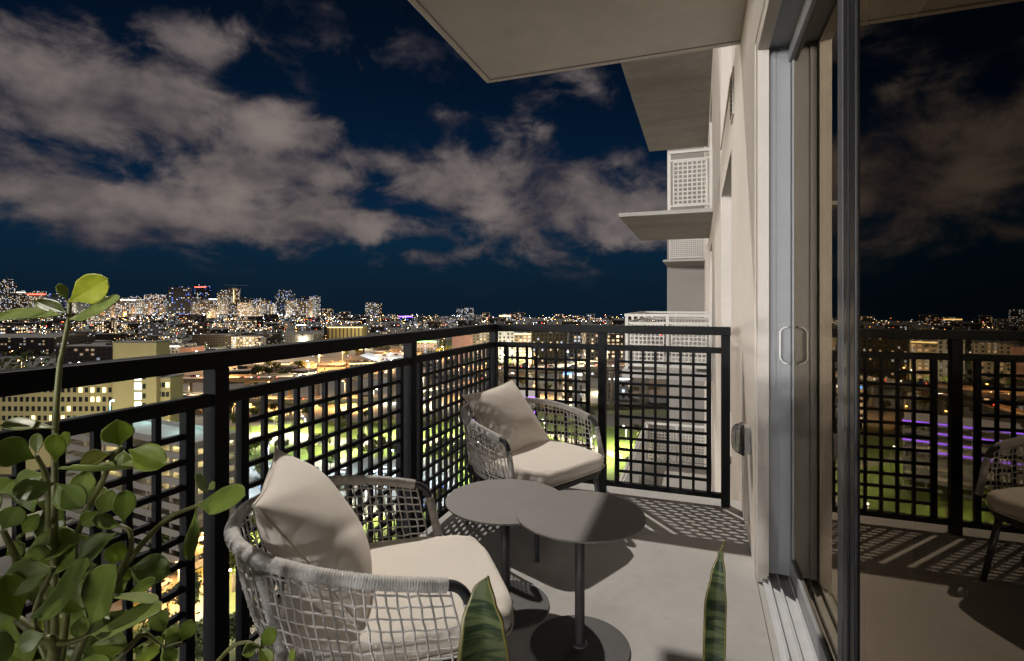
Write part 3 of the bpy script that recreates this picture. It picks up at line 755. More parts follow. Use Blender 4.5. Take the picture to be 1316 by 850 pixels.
# leaves in the shade of the inside of the plant
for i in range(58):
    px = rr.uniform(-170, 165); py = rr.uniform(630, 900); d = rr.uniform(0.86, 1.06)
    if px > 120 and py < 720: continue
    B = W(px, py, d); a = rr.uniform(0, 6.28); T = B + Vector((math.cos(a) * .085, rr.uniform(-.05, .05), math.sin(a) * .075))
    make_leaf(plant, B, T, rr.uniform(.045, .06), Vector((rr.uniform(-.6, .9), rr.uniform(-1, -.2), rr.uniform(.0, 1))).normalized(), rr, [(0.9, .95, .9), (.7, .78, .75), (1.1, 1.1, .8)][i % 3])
def stem(pts, r0, r1):
    P = smooth_path(pts, 6); n = len(P)
    rad = [(r0 + (r1 - r0) * i / (n - 1)) * (1 + 0.22 * (1 if i % 12 in (0,) else 0)) for i in range(n)]
    o = MB().tube([p - PL for p in P], rad, 8).build('stem', STEM, plant, True); return o
def S4(pts): return [W(*z4(x, y), d) for x, y, d in pts]
base0 = PL + Vector((0, 0, 0.42))
stem([base0 + Vector((.0, .06, 0)), W(*z4(182, 850), .86), W(*z4(180, 520), .87), W(*z4(181, 230), .88), W(*z1(285, 830), .88), W(*z1(306, 560), .88), W(*z1(322, 480), .88), W(*z1(350, 330), .88), W(*z1(357, 234), .88)], .0065, .0030)
stem([base0 + Vector((-.05, .0, 0))] + S4([(150, 900, .9), (155, 600, .92), (162, 340, .92), (150, 230, .91), (120, 170, .86)]), .008, .0035)
stem([base0 + Vector((.03, .0, 0))] + S4([(230, 900, .84), (330, 660, .86), (395, 572, .88), (430, 512, .89), (490, 440, .90), (560, 375, .90), (655, 334, .90)]), .0075, .0032)
stem(S4([(392, 580, .88), (402, 540, .87), (432, 488, .86), (430, 422, .85), (396, 400, .85)]), .005, .003)
stem([base0 + Vector((.0, .03, 0))] + S4([(200, 860, .9), (240, 520, .9), (270, 390, .89), (332, 268, .88), (372, 180, .87), (400, 140, .87)]), .0065, .003)
stem([base0 + Vector((.02, -.03, 0))] + S4([(175, 860, .76), (130, 772, .75), (60, 712, .75)]), .010, .006)
stem(S4([(60, 712, .75), (30, 640, .76), (-10, 560, .78)]), .005, .003)
stem(S4([(140, 780, .75), (220, 790, .76), (292, 766, .77)]), .0055, .003)
stem(S4([(160, 850, .78), (112, 706, .79), (178, 540, .79)]), .005, .003)
stem(S4([(60, 520, .82), (50, 500, .80), (10, 416, .79)]), .006, .004)
stem(S4([(380, 860, .8), (440, 790, .81), (480, 760, .82), (540, 800, .83), (600, 790, .83)]), .0045, .0025)
stem([W(*z5(-20, 880), .78), W(*z5(10, 840), .79), W(*z5(60, 790), .8), W(*z5(120, 776), .8), W(*z5(165, 798), .8)], .0036, .0022)
stem(S4([(60, 470, .84), (62, 440, .84), (75, 432, .84)]), .004, .003)
MB().lathe([(0.005, 0.0), (0.15, 0.0), (0.16, 0.01), (0.19, 0.40), (0.195, 0.42), (0.18, 0.42), (0.175, 0.385), (0.005, 0.385)], 40).build('pot', POT, plant, True).modifiers.new('e', 'EDGE_SPLIT')
MB().lathe([(0.004, 0.388), (0.174, 0.388), (0.12, 0.40), (0.004, 0.405)], 32).build('soil', SOIL, plant, True)

# ------------------------------------------------------------------ snake plant (leaf tips at the bottom edge)
def snake_mat():
    m = bpy.data.materials.new('snake_leaf'); m.use_nodes = True; t = NT(m.node_tree); b = t.n['Principled BSDF']
    tc = t.new('ShaderNodeTexCoord').outputs['Object']; mp = t.new('ShaderNodeMapping'); mp.inputs['Scale'].default_value = (7, 7, 46); t.l.new(tc, mp.inputs[0])
    f = t.sm(t.noise(mp.outputs[0], 1.6, 4, 0.6, dist=1.2), 0.42, 0.6)
    c_ = t.mix(f, c4((0.012, 0.028, 0.012)), c4((0.09, 0.115, 0.045)))
    at = t.new('ShaderNodeAttribute', attribute_name='edge'); c_ = t.mix(t.sm(at.outputs['Fac'], 0.86, 0.94), c_, c4((0.20, 0.175, 0.045)))
    t.put(b.inputs['Base Color'], c_); b.inputs['Roughness'].default_value = 0.4; MATS['snake_leaf'] = m; return m
SNAKE = snake_mat()
SPL = Vector((-0.10, 0.62, 0))
spt = thing('snake_plant', 'snake plant whose pointed banded leaf tips rise from the bottom edge', 'plant', SPL)
def snake_leaf(path, widths, face, fold=0.25, wave=0.0):
    """path: midrib points, widths: full widths, face: direction of the leaf face"""
    P = smooth_path(path, 6); n = len(P); vs = []; fs = []; ed = []; NW = 6
    def wat(q):
        q *= len(widths) - 1; i = min(int(q), len(widths) - 2); f = q - i; f = f * f * (3 - 2 * f); return widths[i] * (1 - f) + widths[i + 1] * f
    for i in range(n):
        t = (P[min(i + 1, n - 1)] - P[max(i - 1, 0)]).normalized(); q = i / (n - 1)
        s = t.cross(face + Vector((0.5 * wave * math.sin(5 * q), 0, 0))).normalized(); nz = s.cross(t)
        for j in range(-NW, NW + 1):
            k = j / NW; wd = wat(q) / 2
            vs.append(P[i] + s * k * wd + nz * (fold * wd * abs(k) ** 1.4 + wave * wd * 0.5 * k * math.sin(7 * q + 1))); ed.append(abs(k))
    M_ = 2 * NW + 1
    for i in range(n - 1):
        for j in range(M_ - 1): a = i * M_ + j; fs.append((a, a + 1, a + M_ + 1, a + M_))
    me = MB().add([v - SPL for v in vs], fs).mesh('leaf', SNAKE, True)
    at = me.attributes.new('edge', 'FLOAT', 'POINT'); at.data.foreach_set('value', ed)
    o = link('leaf', me, spt); m_ = o.modifiers.new('thick', 'SOLIDIFY'); m_.thickness = 0.003; m_.offset = 0
    return o
d1 = 0.60
snake_leaf([SPL + Vector((-.03, 0, .20)), W(622, 1040, d1), W(622, 950, d1), W(622, 860, d1), W(622, 800, d1), W(623, 765, d1), W(627, 741, d1)], [.03, .052, .062, .060, .048, .031, .0015], Vector((0.25, -1, .15)), 0.35, 0.5)
d2 = 0.74
snake_leaf([SPL + Vector((.05, .02, .20)), W(914, 1000, d2), W(916, 900, d2), W(918, 830, d2), W(919.5, 780, d2), W(923, 740, d2), W(926, 715, d2), W(927.5, 704, d2), W(933, 694, d2)], [.022, .024, .026, .0295, .029, .019, .007, .0022, .0012], Vector((-0.1, -1, .1)), 0.3, 0.25)
for a, h_ in ((0.4, .30), (2.0, .26), (3.6, .33), (5.0, .28)):
    p = SPL + Vector((math.cos(a) * .05, math.sin(a) * .05, .2)); snake_leaf([p, p + Vector((math.cos(a) * .03, math.sin(a) * .03, h_ * .5)), p + Vector((math.cos(a) * .05, math.sin(a) * .05, h_))], [.035, .045, .0015], Vector((-math.cos(a), -math.sin(a), .1)), .3, .3)
MB().lathe([(0.005, 0.0), (0.10, 0.0), (0.13, 0.21), (0.132, 0.22), (0.12, 0.22), (0.118, 0.195), (0.005, 0.195)], 40).build('pot', POT, spt, True).modifiers.new('e', 'EDGE_SPLIT')
MB().lathe([(0.004, 0.197), (0.117, 0.197), (0.06, 0.205), (0.004, 0.207)], 32).build('soil', SOIL, spt, True)

# ================================================================== the city below
def sheet(name, pts, z, mat, kind=True):
    me = MB().add([(p[0], p[1], z) for p in pts], [tuple(range(len(pts)))]).mesh(name, mat)
    o = link(name, me)
    if o.data.polygons[0].normal.z < 0: o.data.flip_normals()
    return struct(o) if kind else o
def Q(pp): return [G(x, y) for x, y in pp]
ASPH = pmat('city_asphalt', (0.055, 0.052, 0.048), 0.9, var=0.35, vscale=0.02, bump=0)
ROADP = pmat('pale_road', (0.19, 0.175, 0.145), 0.85, var=0.15, vscale=0.05)
LOTM = pmat('parking_asphalt', (0.075, 0.085, 0.085), 0.85, var=0.25, vscale=0.06)
GRASS = pmat('lawn_grass', (0.075, 0.125, 0.010), 0.95, var=0.35, vscale=0.15)
GRASSD = pmat('rough_grass', (0.05, 0.062, 0.018), 0.95, var=0.4, vscale=0.1)
DIRT = pmat('industrial_yard', (0.16, 0.12, 0.08), 0.95, var=0.3, vscale=0.03)
MARK = pmat('road_paint', (0.6, 0.6, 0.56), 0.7)
VCON = pmat('viaduct_concrete', (0.36, 0.31, 0.25), 0.85, var=0.12, vscale=0.1)
CREAM = pmat('cream_wall', (0.30, 0.255, 0.125), 0.85, var=0.07, vscale=0.15, streak=(1, 1, .3))
DKGL = pmat('dark_window_glass', (0.015, 0.016, 0.018), 0.25)
LITW = emat('lit_window_warm', (1.0, 0.72, 0.28), 3.2)
LITC = emat('lit_window_white', (0.95, 0.95, 0.85), 3.0)
LAMPW = emat('lamp_white', (1.0, 0.93, 0.78), 26.0)
LAMPO = emat('lamp_orange', (1.0, 0.50, 0.12), 22.0)
LAMPC = emat('lamp_cool', (0.75, 0.88, 1.0), 26.0)
TAIL = emat('tail_light', (1.0, 0.05, 0.02), 45.0)
HEAD = emat('head_light', (1.0, 0.95, 0.85), 45.0)
BLUEE = emat('blue_sign', (0.10, 0.35, 1.0), 5.0)
PURP = emat('purple_light', (0.28, 0.10, 1.0), 4.0)
REDE = emat('red_beacon', (1.0, 0.06, 0.03), 8.0)
GREENE = emat('green_light', (0.35, 1.0, 0.25), 5.0)
TEALE = emat('teal_light', (0.35, 0.9, 0.95), 3.0)
TRUNK = pmat('tree_bark', (0.10, 0.075, 0.05), 0.9, var=0.3, vscale=2)
POLEM = pmat('lamp_pole', (0.25, 0.25, 0.25), 0.6)

# ground: one sheet to the shore, then the bay
struct(MB().add([(-9000, -2500, GZ - 0.05), (9000, -2500, GZ - 0.05), (9000, 9000, GZ - 0.05), (-9000, 9000, GZ - 0.05)], [(0, 1, 2, 3)]).build('ground', ASPH))
bay = [XY(-900, 2950), XY(200, 2950), XY(460, 2700), XY(700, 2300), XY(1000, 2200), XY(1600, 2300), XY(1600, 12000), XY(-900, 12000)]
sheet('bay_water', [(p.x, p.y) for p in bay], GZ + 0.4, pmat('bay_water', (0.002, 0.005, 0.010), 0.02, spec=0.5))

sheet('park_lawn', Q([(286, 549), (700, 531), (820, 556), (820, 690), (560, 720), (286, 720)]), GZ + 0.02, GRASS)
sheet('river_bank', Q([(600, 519), (900, 519), (900, 534), (600, 534)]), GZ + 0.03, GRASSD)
sheet('park_road', Q([(230, 556), (380, 556), (470, 566), (620, 562), (620, 569), (470, 575), (385, 571), (230, 575)]), GZ + 0.06, ROADP)
sheet('parking_lot', Q([(286, 596), (470, 588), (585, 590), (585, 650), (470, 668), (286, 672)]), GZ + 0.07, LOTM)
sheet('plaza', Q([(170, 700), (300, 690), (320, 900), (150, 900)]), GZ + 0.05, GRASSD)
sheet('side_street', Q([(190, 740), (262, 740), (275, 800), (180, 800)]), GZ + 0.09, ROADP)
sheet('industrial_yard', Q([(180, 455), (520, 448), (560, 466), (500, 486), (180, 487)]), GZ + 0.02, DIRT)
sheet('park_path', Q([(640, 560), (690, 548), (800, 585), (800, 592), (690, 555), (650, 566)]), GZ + 0.06, ROADP)
lot = MB()
for rrow, (ya, yb) in enumerate(((604, 609), (622, 629), (645, 654))):
    for px in range(296, 580, 13):
        a, b = G(px, ya), G(px, yb); n = Vector((b.y - a.y, a.x - b.x, 0)).normalized() * 0.09
        lot.add([(a.x - n.x, a.y - n.y, GZ + .09), (a.x + n.x, a.y + n.y, GZ + .09), (b.x + n.x, b.y + n.y, GZ + .09), (b.x - n.x, b.y - n.y, GZ + .09)], [(0, 1, 2, 3)])
lot.build('bay_marking', MARK, bpy.data.objects['parking_lot'])['kind'] = 'stuff'

# ---- lights of the city that reach the ground
def plight(p, power, col, size=0.4, shield=False):
    l = bpy.data.lights.new('lamp_light', 'SPOT' if shield else 'POINT')
    if shield: l.spot_size = R(158); l.spot_blend = 0.35
    l.energy = power; l.color = col; l.shadow_soft_size = size
    o = bpy.data.objects.new('lamp_light', l); COL.objects.link(o); o.location = p; return o
CW, CO, CC = (1.0, 0.90, 0.60), (1.0, 0.48, 0.13), (0.80, 0.92, 1.0)
_lampmesh = {}
lamps = []
def street_lamp(p, ht, kind, power=0.0, arm=1.2, r=0.35, shield=False):
    """pole with an arm and a lit head; the head carries its own light"""
    key = (ht, kind, arm, r)
    if key not in _lampmesh:
        po = MB().tube([(0, 0, 0), (0, 0, ht - .4), (arm * .3, 0, ht), (arm, 0, ht + .05)], [0.16, 0.11, 0.09, 0.07], 6).mesh('pole', POLEM)
        hd = MB().lathe([(r * .25, r * .5), (r, r * .1), (r * .9, -r * .35), (r * .3, -r * .5)], 8, (arm, 0, ht)).mesh('lamp_head', {'w': LAMPW, 'o': LAMPO, 'c': LAMPC}[kind])
        _lampmesh[key] = (po, hd)
    po, hd = _lampmesh[key]
    t = link('street_lamp', None, None, p, rnd.uniform(0, 6.28)); t['category'] = 'street lamp'
    link('pole', po, t); link('lamp_head', hd, t)
    if power:
        lo = plight((arm, 0, ht - r - 0.5), power, {'w': CW, 'o': CO, 'c': CC}[kind], shield=shield); lo.parent = t
    lamps.append((t, kind)); return t
LK = 1.5
for px, py, k, pw, ht in [(322, 566, 'w', 7000, 9), (352, 552, 'w', 6000, 9), (392, 560, 'w', 6000, 9), (430, 585, 'w', 6000, 9), (470, 572, 'w', 7000, 9), (512, 560, 'w', 6000, 9), (548, 578, 'w', 7000, 9), (590, 560, 'w', 6000, 9),
                          (345, 600, 'c', 5000, 9), (420, 620, 'c', 5000, 9), (500, 612, 'c', 5000, 9), (560, 625, 'c', 4500, 9), (380, 655, 'w', 4000, 9), (470, 660, 'w', 4000, 9), (610, 600, 'w', 5000, 9), (640, 560, 'w', 4000, 9), (700, 565, 'w', 6000, 9), (760, 590, 'w', 6500, 9), (805, 575, 'w', 5000, 9),
                          (310, 640, 'c', 3500, 9), (300, 700, 'w', 3000, 8), (255, 730, 'o', 2600, 8), (230, 770, 'o', 2600, 8), (290, 790, 'w', 2400, 8), (210, 690, 'w', 2500, 8), (340, 720, 'w', 2500, 8), (650, 620, 'w', 3500, 9), (720, 640, 'w', 3500, 9)]:
    street_lamp(G(px, py), ht, k, pw * (5.0 if k == 'c' else 7.5), shield=True)
# under and along the viaducts, the yards behind
for px, py, k, pw, ht in [(232, 512, 'w', 14000, 10), (300, 520, 'o', 16000, 8), (340, 517, 'o', 22000, 8), (372, 527, 'o', 26000, 7), (405, 517, 'o', 22000, 8), (445, 524, 'o', 24000, 7), (480, 517, 'w', 16000, 8), (520, 514, 'c', 16000, 9), (560, 520, 'w', 15000, 8), (600, 513, 'o', 12000, 8), (655, 514, 'o', 12000, 8), (690, 512, 'o', 14000, 8), (735, 515, 'w', 9000, 8), (770, 506, 'w', 9000, 8),
                          (205, 478, 'w', 30000, 14), (255, 470, 'w', 30000, 14), (310, 474, 'o', 42000, 14), (335, 466, 'w', 42000, 14), (370, 468, 'c', 36000, 14), (410, 476, 'o', 32000, 14), (440, 470, 'o', 42000, 14), (480, 462, 'o', 36000, 14), (500, 474, 'c', 36000, 14), (545, 452, 'w', 50000, 14), (470, 448, 'w', 60000, 14), (520, 446, 'w', 50000, 14), (300, 452, 'w', 60000, 14), (390, 449, 'w', 60000, 14), (225, 450, 'c', 50000, 14), (570, 462, 'o', 36000, 14), (620, 458, 'w', 42000, 14), (650, 473, 'w', 40000, 12), (680, 474, 'w', 60000, 12), (720, 472, 'o', 60000, 12), (765, 470, 'w', 60000, 12), (790, 474, 'o', 50000, 12)]:
    street_lamp(G(px, py), ht, k, pw * ((9.0 if k == 'o' else 4.5) if py > 500 else (2.8 if k == 'o' else 1.4)), arm=2.0, r=0.55, shield=py > 500)

# ballpark placed out of view behind the camera, its lamps added as fill light
BP = Vector((-70, -212, GZ)); bpk = thing('ballpark', 'large unseen ballpark with a high white roof and added fill lamps, behind and left of the balcony', 'stadium', BP, math.atan2(0.949, 0.316) - math.pi / 2)
BPW = pmat('ballpark_cladding', (0.55, 0.55, 0.54), .6, var=.06, vscale=.1)
mb = MB()
for i in range(24):
    a0, a1 = math.pi * 2 * i / 24, math.pi * 2 * (i + 1) / 24; f0, f1 = (math.cos(a0), math.sin(a0)), (math.cos(a1), math.sin(a1))
    mb.add([(78 * f0[0], 60 * f0[1], 0), (78 * f1[0], 60 * f1[1], 0), (86 * f1[0], 66 * f1[1], 44), (86 * f0[0], 66 * f0[1], 44)], [(0, 1, 2, 3)])
mb.build('outer_wall', BPW, bpk)
mb = MB()
for i in range(8):
    x0, x1 = -88 + 22 * i, -88 + 22 * (i + 1); z0, z1 = 52 + 14 * math.cos(x0 / 88 * 1.2), 52 + 14 * math.cos(x1 / 88 * 1.2)
    mb.add([(x0, -64, z0), (x1, -64, z1), (x1, 64, z1), (x0, 64, z0), (x0, -64, z0 - 3), (x1, -64, z1 - 3), (x1, 64, z1 - 3), (x0, 64, z0 - 3)], [(0, 1, 2, 3), (7, 6, 5, 4), (0, 4, 5, 1), (2, 6, 7, 3)])
mb.build('roof', BPW, bpk)
FLM = MB().box((-3, -.6, -1.2), (3, 0, 1.2)).mesh('fill_floodlight', LAMPW)
for i in range(6):
    x = -62 + 25 * i; z = 52 + 14 * math.cos(x / 88 * 1.2) + 3.5
    MB().tube([(x, 62, z - 4), (x, 62.5, z)], .5, 6).build('fill_floodlight_post', POLEM, bpk)
    link('fill_floodlight', FLM, bpk, (x, 64.2, z)).rotation_euler = (0, 0, math.pi)
    plight((x, 67, z), 150000, (1.0, .97, .93), 1.5).parent = bpk  # added fill for the surfaces that face the camera
# ---- viaducts
def viaduct(label, pts, width, step, cap_d, pier_r):
    """pts: deck centre line (x, y, z of the road surface)"""
    P = smooth_path(pts, 10); v = thing('viaduct', label, 'viaduct', (P[0].x, P[0].y, GZ)); O = Vector((P[0].x, P[0].y, GZ))
    L = [0.0]
    for i in range(1, len(P)): L.append(L[-1] + (P[i] - P[i - 1]).length)
    def at(s):
        k = 0
        while k < len(P) - 2 and L[k + 1] < s: k += 1
        f = (s - L[k]) / (L[k + 1] - L[k]); t = (P[k + 1] - P[k]).normalized(); t.z = 0; t.normalize()
        return P[k].lerp(P[k + 1], f), t
    n = int(L[-1] / step)
    for i in range(n):
        a, ta = at(L[-1] * i / n); b, tb = at(L[-1] * (i + 1) / n)
        na, nb = Vector((-ta.y, ta.x, 0)), Vector((-tb.y, tb.x, 0))
        m = MB()
        prof = [(-width / 2, 0), (width / 2, 0), (width / 2, -1.0), (width * .32, -2.0), (-width * .32, -2.0), (-width / 2, -1.0)]
        vs = [a - O + na * q + Vector((0, 0, z)) for q, z in prof] + [b - O + nb * q + Vector((0, 0, z)) for q, z in prof]
        k = len(prof); m.add(vs, [(j, (j + 1) % k, k + (j + 1) % k, k + j) for j in range(k)] + [tuple(range(k - 1, -1, -1)), tuple(range(k, 2 * k))])
        m.build('deck_span', VCON, v)
        for s in (-1, 1):
            m = MB(); q0, q1 = s * (width / 2 - .02), s * (width / 2 - .35)
            vs = [a - O + na * q + Vector((0, 0, z)) for q, z in ((q0, 0.004), (q1, 0.004), (q1, 1.0), (q0, 1.0))] + [b - O + nb * q + Vector((0, 0, z)) for q, z in ((q0, 0.004), (q1, 0.004), (q1, 1.0), (q0, 1.0))]
            m.add(vs, [(0, 1, 5, 4), (1, 2, 6, 5), (2, 3, 7, 6), (3, 0, 4, 7), (0, 3, 2, 1), (4, 5, 6, 7)]); m.build('parapet', VCON, v)
        c = a - O
        mm = MB()
        for s in ((-1, 1) if width > 12 else (0,)):
            q = c + na * (s * width * .28); mm.lathe([(pier_r, 0), (pier_r, c.z - 3.2)], 12, (q.x, q.y, 0))
            mm.build('pier', VCON, v, True) if s == (1 if width > 12 else 0) else None
        m = MB(); e = width * .42
        vs = []
        for tt in (-1.0, 1.0):
            for q, z in ((-e, -3.2), (e, -3.2), (e, -2.02), (-e, -2.02)): vs.append(c + ta * tt + na * q + Vector((0, 0, z)))
        m.add(vs, [(0, 1, 2, 3), (7, 6, 5, 4), (0, 4, 5, 1), (1, 5, 6, 2), (2, 6, 7, 3), (3, 7, 4, 0)]); m.build('pier_cap', VCON, v)
    return v, at, L[-1], width
def dk(px, d, z): p = XY(px, d); return Vector((p.x, p.y, z))
v1 = viaduct('long elevated highway on round piers crossing behind the park', [dk(-260, 420, -47), dk(60, 350, -47), dk(220, 332, -46), dk(420, 322, -43), dk(640, 316, -38), dk(800, 322, -37), dk(1000, 345, -37), dk(1300, 420, -37)], 16, 22, 3, 1.1)
v2 = viaduct('curving lower ramp lit orange in front of the long highway', [dk(170, 318, -52), dk(330, 282, -50), dk(470, 268, -47), dk(560, 278, -44.5), dk(700, 345, -41), dk(830, 392, -39)], 9, 20, 3, 1.0)

for (v, at, LL, wd), cnt, pw in ((v1, 15, 30000), (v2, 7, 26000)):
    for i in range(cnt):
        p, t = at(LL * (.1 + .82 * (i + .5) / cnt)); n = Vector((-t.y, t.x, 0)); qq = p + n * (wd / 2 - .6); sl = street_lamp(qq + Vector((0, 0, .004)), 9, 'o' if i % 3 else 'w', pw, arm=2.0, r=.45, shield=True); sl.rotation_euler = (0, 0, math.atan2(-n.y, -n.x))
for i in range(30):
    px = rnd.uniform(-20, 440); p = XY(px, rnd.uniform(2150, 2420)); street_lamp(Vector((p.x, p.y, GZ)), 16, rnd.choice('owwc'), 110000, arm=2.0, r=1.3)
# ---- cars
def car_meshes(col, name):
    paint = pmat(name, col, 0.3, metal=0.2, coat=0.5)
    bd = MB(); prof = [(-2.2, .35), (-2.25, .75), (-2.1, .95), (-1.1, 1.0), (1.0, .95), (2.0, .80), (2.25, .6), (2.2, .35)]
    for s, (wd) in ((0, .88),):
        n = len(prof); vs = [(x, -wd, z) for x, z in prof] + [(x, wd, z) for x, z in prof]
        bd.add(vs, [tuple(range(n)), tuple(range(2 * n - 1, n - 1, -1))] + [(j, n + j, n + (j + 1) % n, (j + 1) % n) for j in range(n)])
    cab = MB(); vs = [(-1.9, -.8, .99), (1.05, -.8, .97), (.3, -.66, 1.45), (-1.3, -.66, 1.45), (-1.9, .8, .99), (1.05, .8, .97), (.3, .66, 1.45), (-1.3, .66, 1.45)]
    cab.add(vs, [(0, 1, 2, 3), (7, 6, 5, 4), (1, 5, 6, 2), (4, 0, 3, 7), (3, 2, 6, 7)])
    roof = MB().box((-1.25, -.64, 1.452), (.25, .64, 1.49))
    return bd.mesh('body', paint), cab.mesh('cabin_glass', DKGL), roof.mesh('roof', paint)
TYRE = pmat('tyre', (0.02, 0.02, 0.02), 0.8)
def wheel_mesh():
    m = MB(); m.tube([(0, -.11, 0), (0, .11, 0)], .33, 12); return m.mesh('wheel', TYRE)
WHM = wheel_mesh()
def lightm(mat, x):
    return MB().box((x - .03, -.14, -.09), (x + .03, .14, .09)).mesh('light', mat)
HDM, TLM, HDO, TLO = lightm(HEAD, 0), lightm(TAIL, 0), lightm(pmat('lens_clear', (.5, .5, .5), .2), 0), lightm(pmat('lens_red', (.2, .01, .01), .3), 0)
CARC = [('silver', (0.42, 0.43, 0.45)), ('white', (0.70, 0.70, 0.68)), ('black', (0.015, 0.015, 0.017)), ('blue', (0.03, 0.09, 0.33)), ('red', (0.30, 0.02, 0.02)), ('grey', (0.12, 0.125, 0.13))]
CARM = [car_meshes(c, 'paint_' + n) for n, c in CARC]
cars = []
def car(p, ang, ci, lit, where):
    t = link('car', None, None, p, ang); t['category'] = 'car'; bd, cb, rf = CARM[ci]
    link('body', bd, t); link('cabin_glass', cb, t); link('roof', rf, t)
    for x in (-1.35, 1.35):
        for y in (-.82, .82): link('wheel', WHM, t, (x, y, .33))
    for y in (-.62, .62):
        link('headlight', HDM if lit else HDO, t, (2.24, y, .68)); link('tail_light', TLM if lit else TLO, t, (-2.25, y, .78))
    cars.append((t, CARC[ci][0], where)); return t
for (v, at, LL, wd), lanes, cnt, where in ((v1, (-5.2, -1.8, 1.8, 5.2), 84, 'on the long elevated highway'), (v2, (-1.9, 1.9), 12, 'on the lower curving ramp')):
    for i in range(cnt):
        s = LL * ((0.12 if v is v1[0] else 0.05) + 0.80 * (i + rnd.uniform(.1, .7)) / cnt); p, t = at(s); ln = rnd.choice(lanes); n = Vector((-t.y, t.x, 0)); q = p + n * ln
        a = math.atan2(t.y, t.x) + (math.pi if ln < 0 else 0)
        car((q.x, q.y, q.z + 0.004), a, rnd.randrange(6), True, where)
for (ya, p0, p1) in ((607, 300, 580), (626, 300, 575), (650, 300, 560)):
    px = p0
    while px < p1:
        if rnd.random() < .62:
            p = G(px, ya); a = TH + math.pi / 2 + rnd.choice((0, math.pi)); car((p.x, p.y, GZ + .075), a, rnd.randrange(6), False, 'parked in the lot by the park')
        px += 13 * (607 - 391) / (ya - 391) if ya == 607 else 13.5
for px, py, a in ((300, 563, .2), (340, 565, 3.3), (410, 569, .1), (520, 570, 3.2), (585, 566, .1)):
    p = G(px, py); car((p.x, p.y, GZ + .064), TH + a, rnd.randrange(6), True, 'driving on the pale park road')
for px, py, a in ((205, 755, 1.2), (240, 770, 1.3)):
    p = G(px, py); car((p.x, p.y, GZ + .094), TH + a, 1, False, 'on the side street under the plant')

# ---- trees
def foliage_mat(name, col, tl=.3):
    m = bpy.data.materials.new(name); m.use_nodes = True; t = NT(m.node_tree); b = t.n['Principled BSDF']
    tc = t.new('ShaderNodeTexCoord').outputs['Object']; f = t.sm(t.noise(tc, 0.9, 3, .6), .3, .7)
    r_ = t.new('ShaderNodeObjectInfo').outputs['Random']
    c_ = t.mix(f, c4(tuple(x * .65 for x in col)), c4(tuple(x * 1.35 for x in col))); c_ = t.mix(t.m('MULTIPLY', r_, .4), c_, c4((col[0] * 1.5, col[1] * 1.15, col[2] * .8)))
    t.put(b.inputs['Base Color'], c_); b.inputs['Roughness'].default_value = .7
    MATS[name] = m; return m
FOL = foliage_mat('foliage', (0.095, 0.125, 0.016)); FOLD = foliage_mat('foliage_dark', (0.045, 0.065, 0.015))
def crown_mesh(seed, rad, ht, base, n, fol, leaf=.42):
    q = random.Random(seed); m = MB(); lumps = []
    for i in range(9):
        a = q.uniform(0, 6.28); r_ = rad * q.uniform(.15, .68); lumps.append((math.cos(a) * r_, math.sin(a) * r_, base + ht * q.uniform(.22, .85), rad * q.uniform(.30, .5)))
    for i in range(n):
        lx, ly, lz, lr = lumps[i % 9]
        d = Vector((q.gauss(0, 1), q.gauss(0, 1), q.gauss(0, .85))).normalized() * lr * q.uniform(.45, 1.08)
        p = Vector((lx, ly, lz)) + d; nrm = (d.normalized() + Vector((q.uniform(-.7, .7), q.uniform(-.7, .7), q.uniform(-.2, .9)))).normalized()
        a = nrm.orthogonal().normalized(); b = nrm.cross(a); an = q.uniform(0, 6.28); a, b = a * math.cos(an) + b * math.sin(an), b * math.cos(an) - a * math.sin(an)
        s = leaf * q.uniform(.6, 1.3); m.add([p - a * s, p - b * s * .55, p + a * s, p + b * s * .55], [(0, 1, 2, 3)])
    return m.mesh('crown', fol)
def trunk_mesh(seed, ht, r0):
    q = random.Random(seed); m = MB(); m.tube([(0, 0, 0), (q.uniform(-.15, .15), q.uniform(-.15, .15), ht * .5), (q.uniform(-.3, .3), q.uniform(-.3, .3), ht)], [r0, r0 * .75, r0 * .5], 7)
    for i in range(5):
        a = 6.28 * i / 5 + q.uniform(-.4, .4); l = ht * .75; m.tube([(0, 0, ht * q.uniform(.7, .95)), (math.cos(a) * l * .4, math.sin(a) * l * .4, ht * 1.25), (math.cos(a) * l * .7, math.sin(a) * l * .7, ht * 1.6)], [r0 * .45, r0 * .3, r0 * .12], 5)
    return m.mesh('trunk', TRUNK)
TREES = [(crown_mesh(i, 3.0 + .4 * (i % 3), 4.4, 2.2, 620, FOL if i % 2 else FOLD), trunk_mesh(i, 2.9, .24)) for i in range(6)]
TREEB = [(crown_mesh(40 + i, 4.6, 6.0, 3.2, 1300, FOL if i % 2 else FOLD, .40), trunk_mesh(40 + i, 4.2, .32)) for i in range(3)]
trees = []
def tree(p, sc, where, big=False):
    cr, tk = rnd.choice(TREEB if big else TREES); t = link('tree', None, None, p, rnd.uniform(0, 6.28)); t.scale = (sc * rnd.uniform(.9, 1.1), sc * rnd.uniform(.9, 1.1), sc * rnd.uniform(.88, 1.12)); t['category'] = 'tree'
    link('crown', cr, t); link('trunk', tk, t); trees.append((t, where)); return t
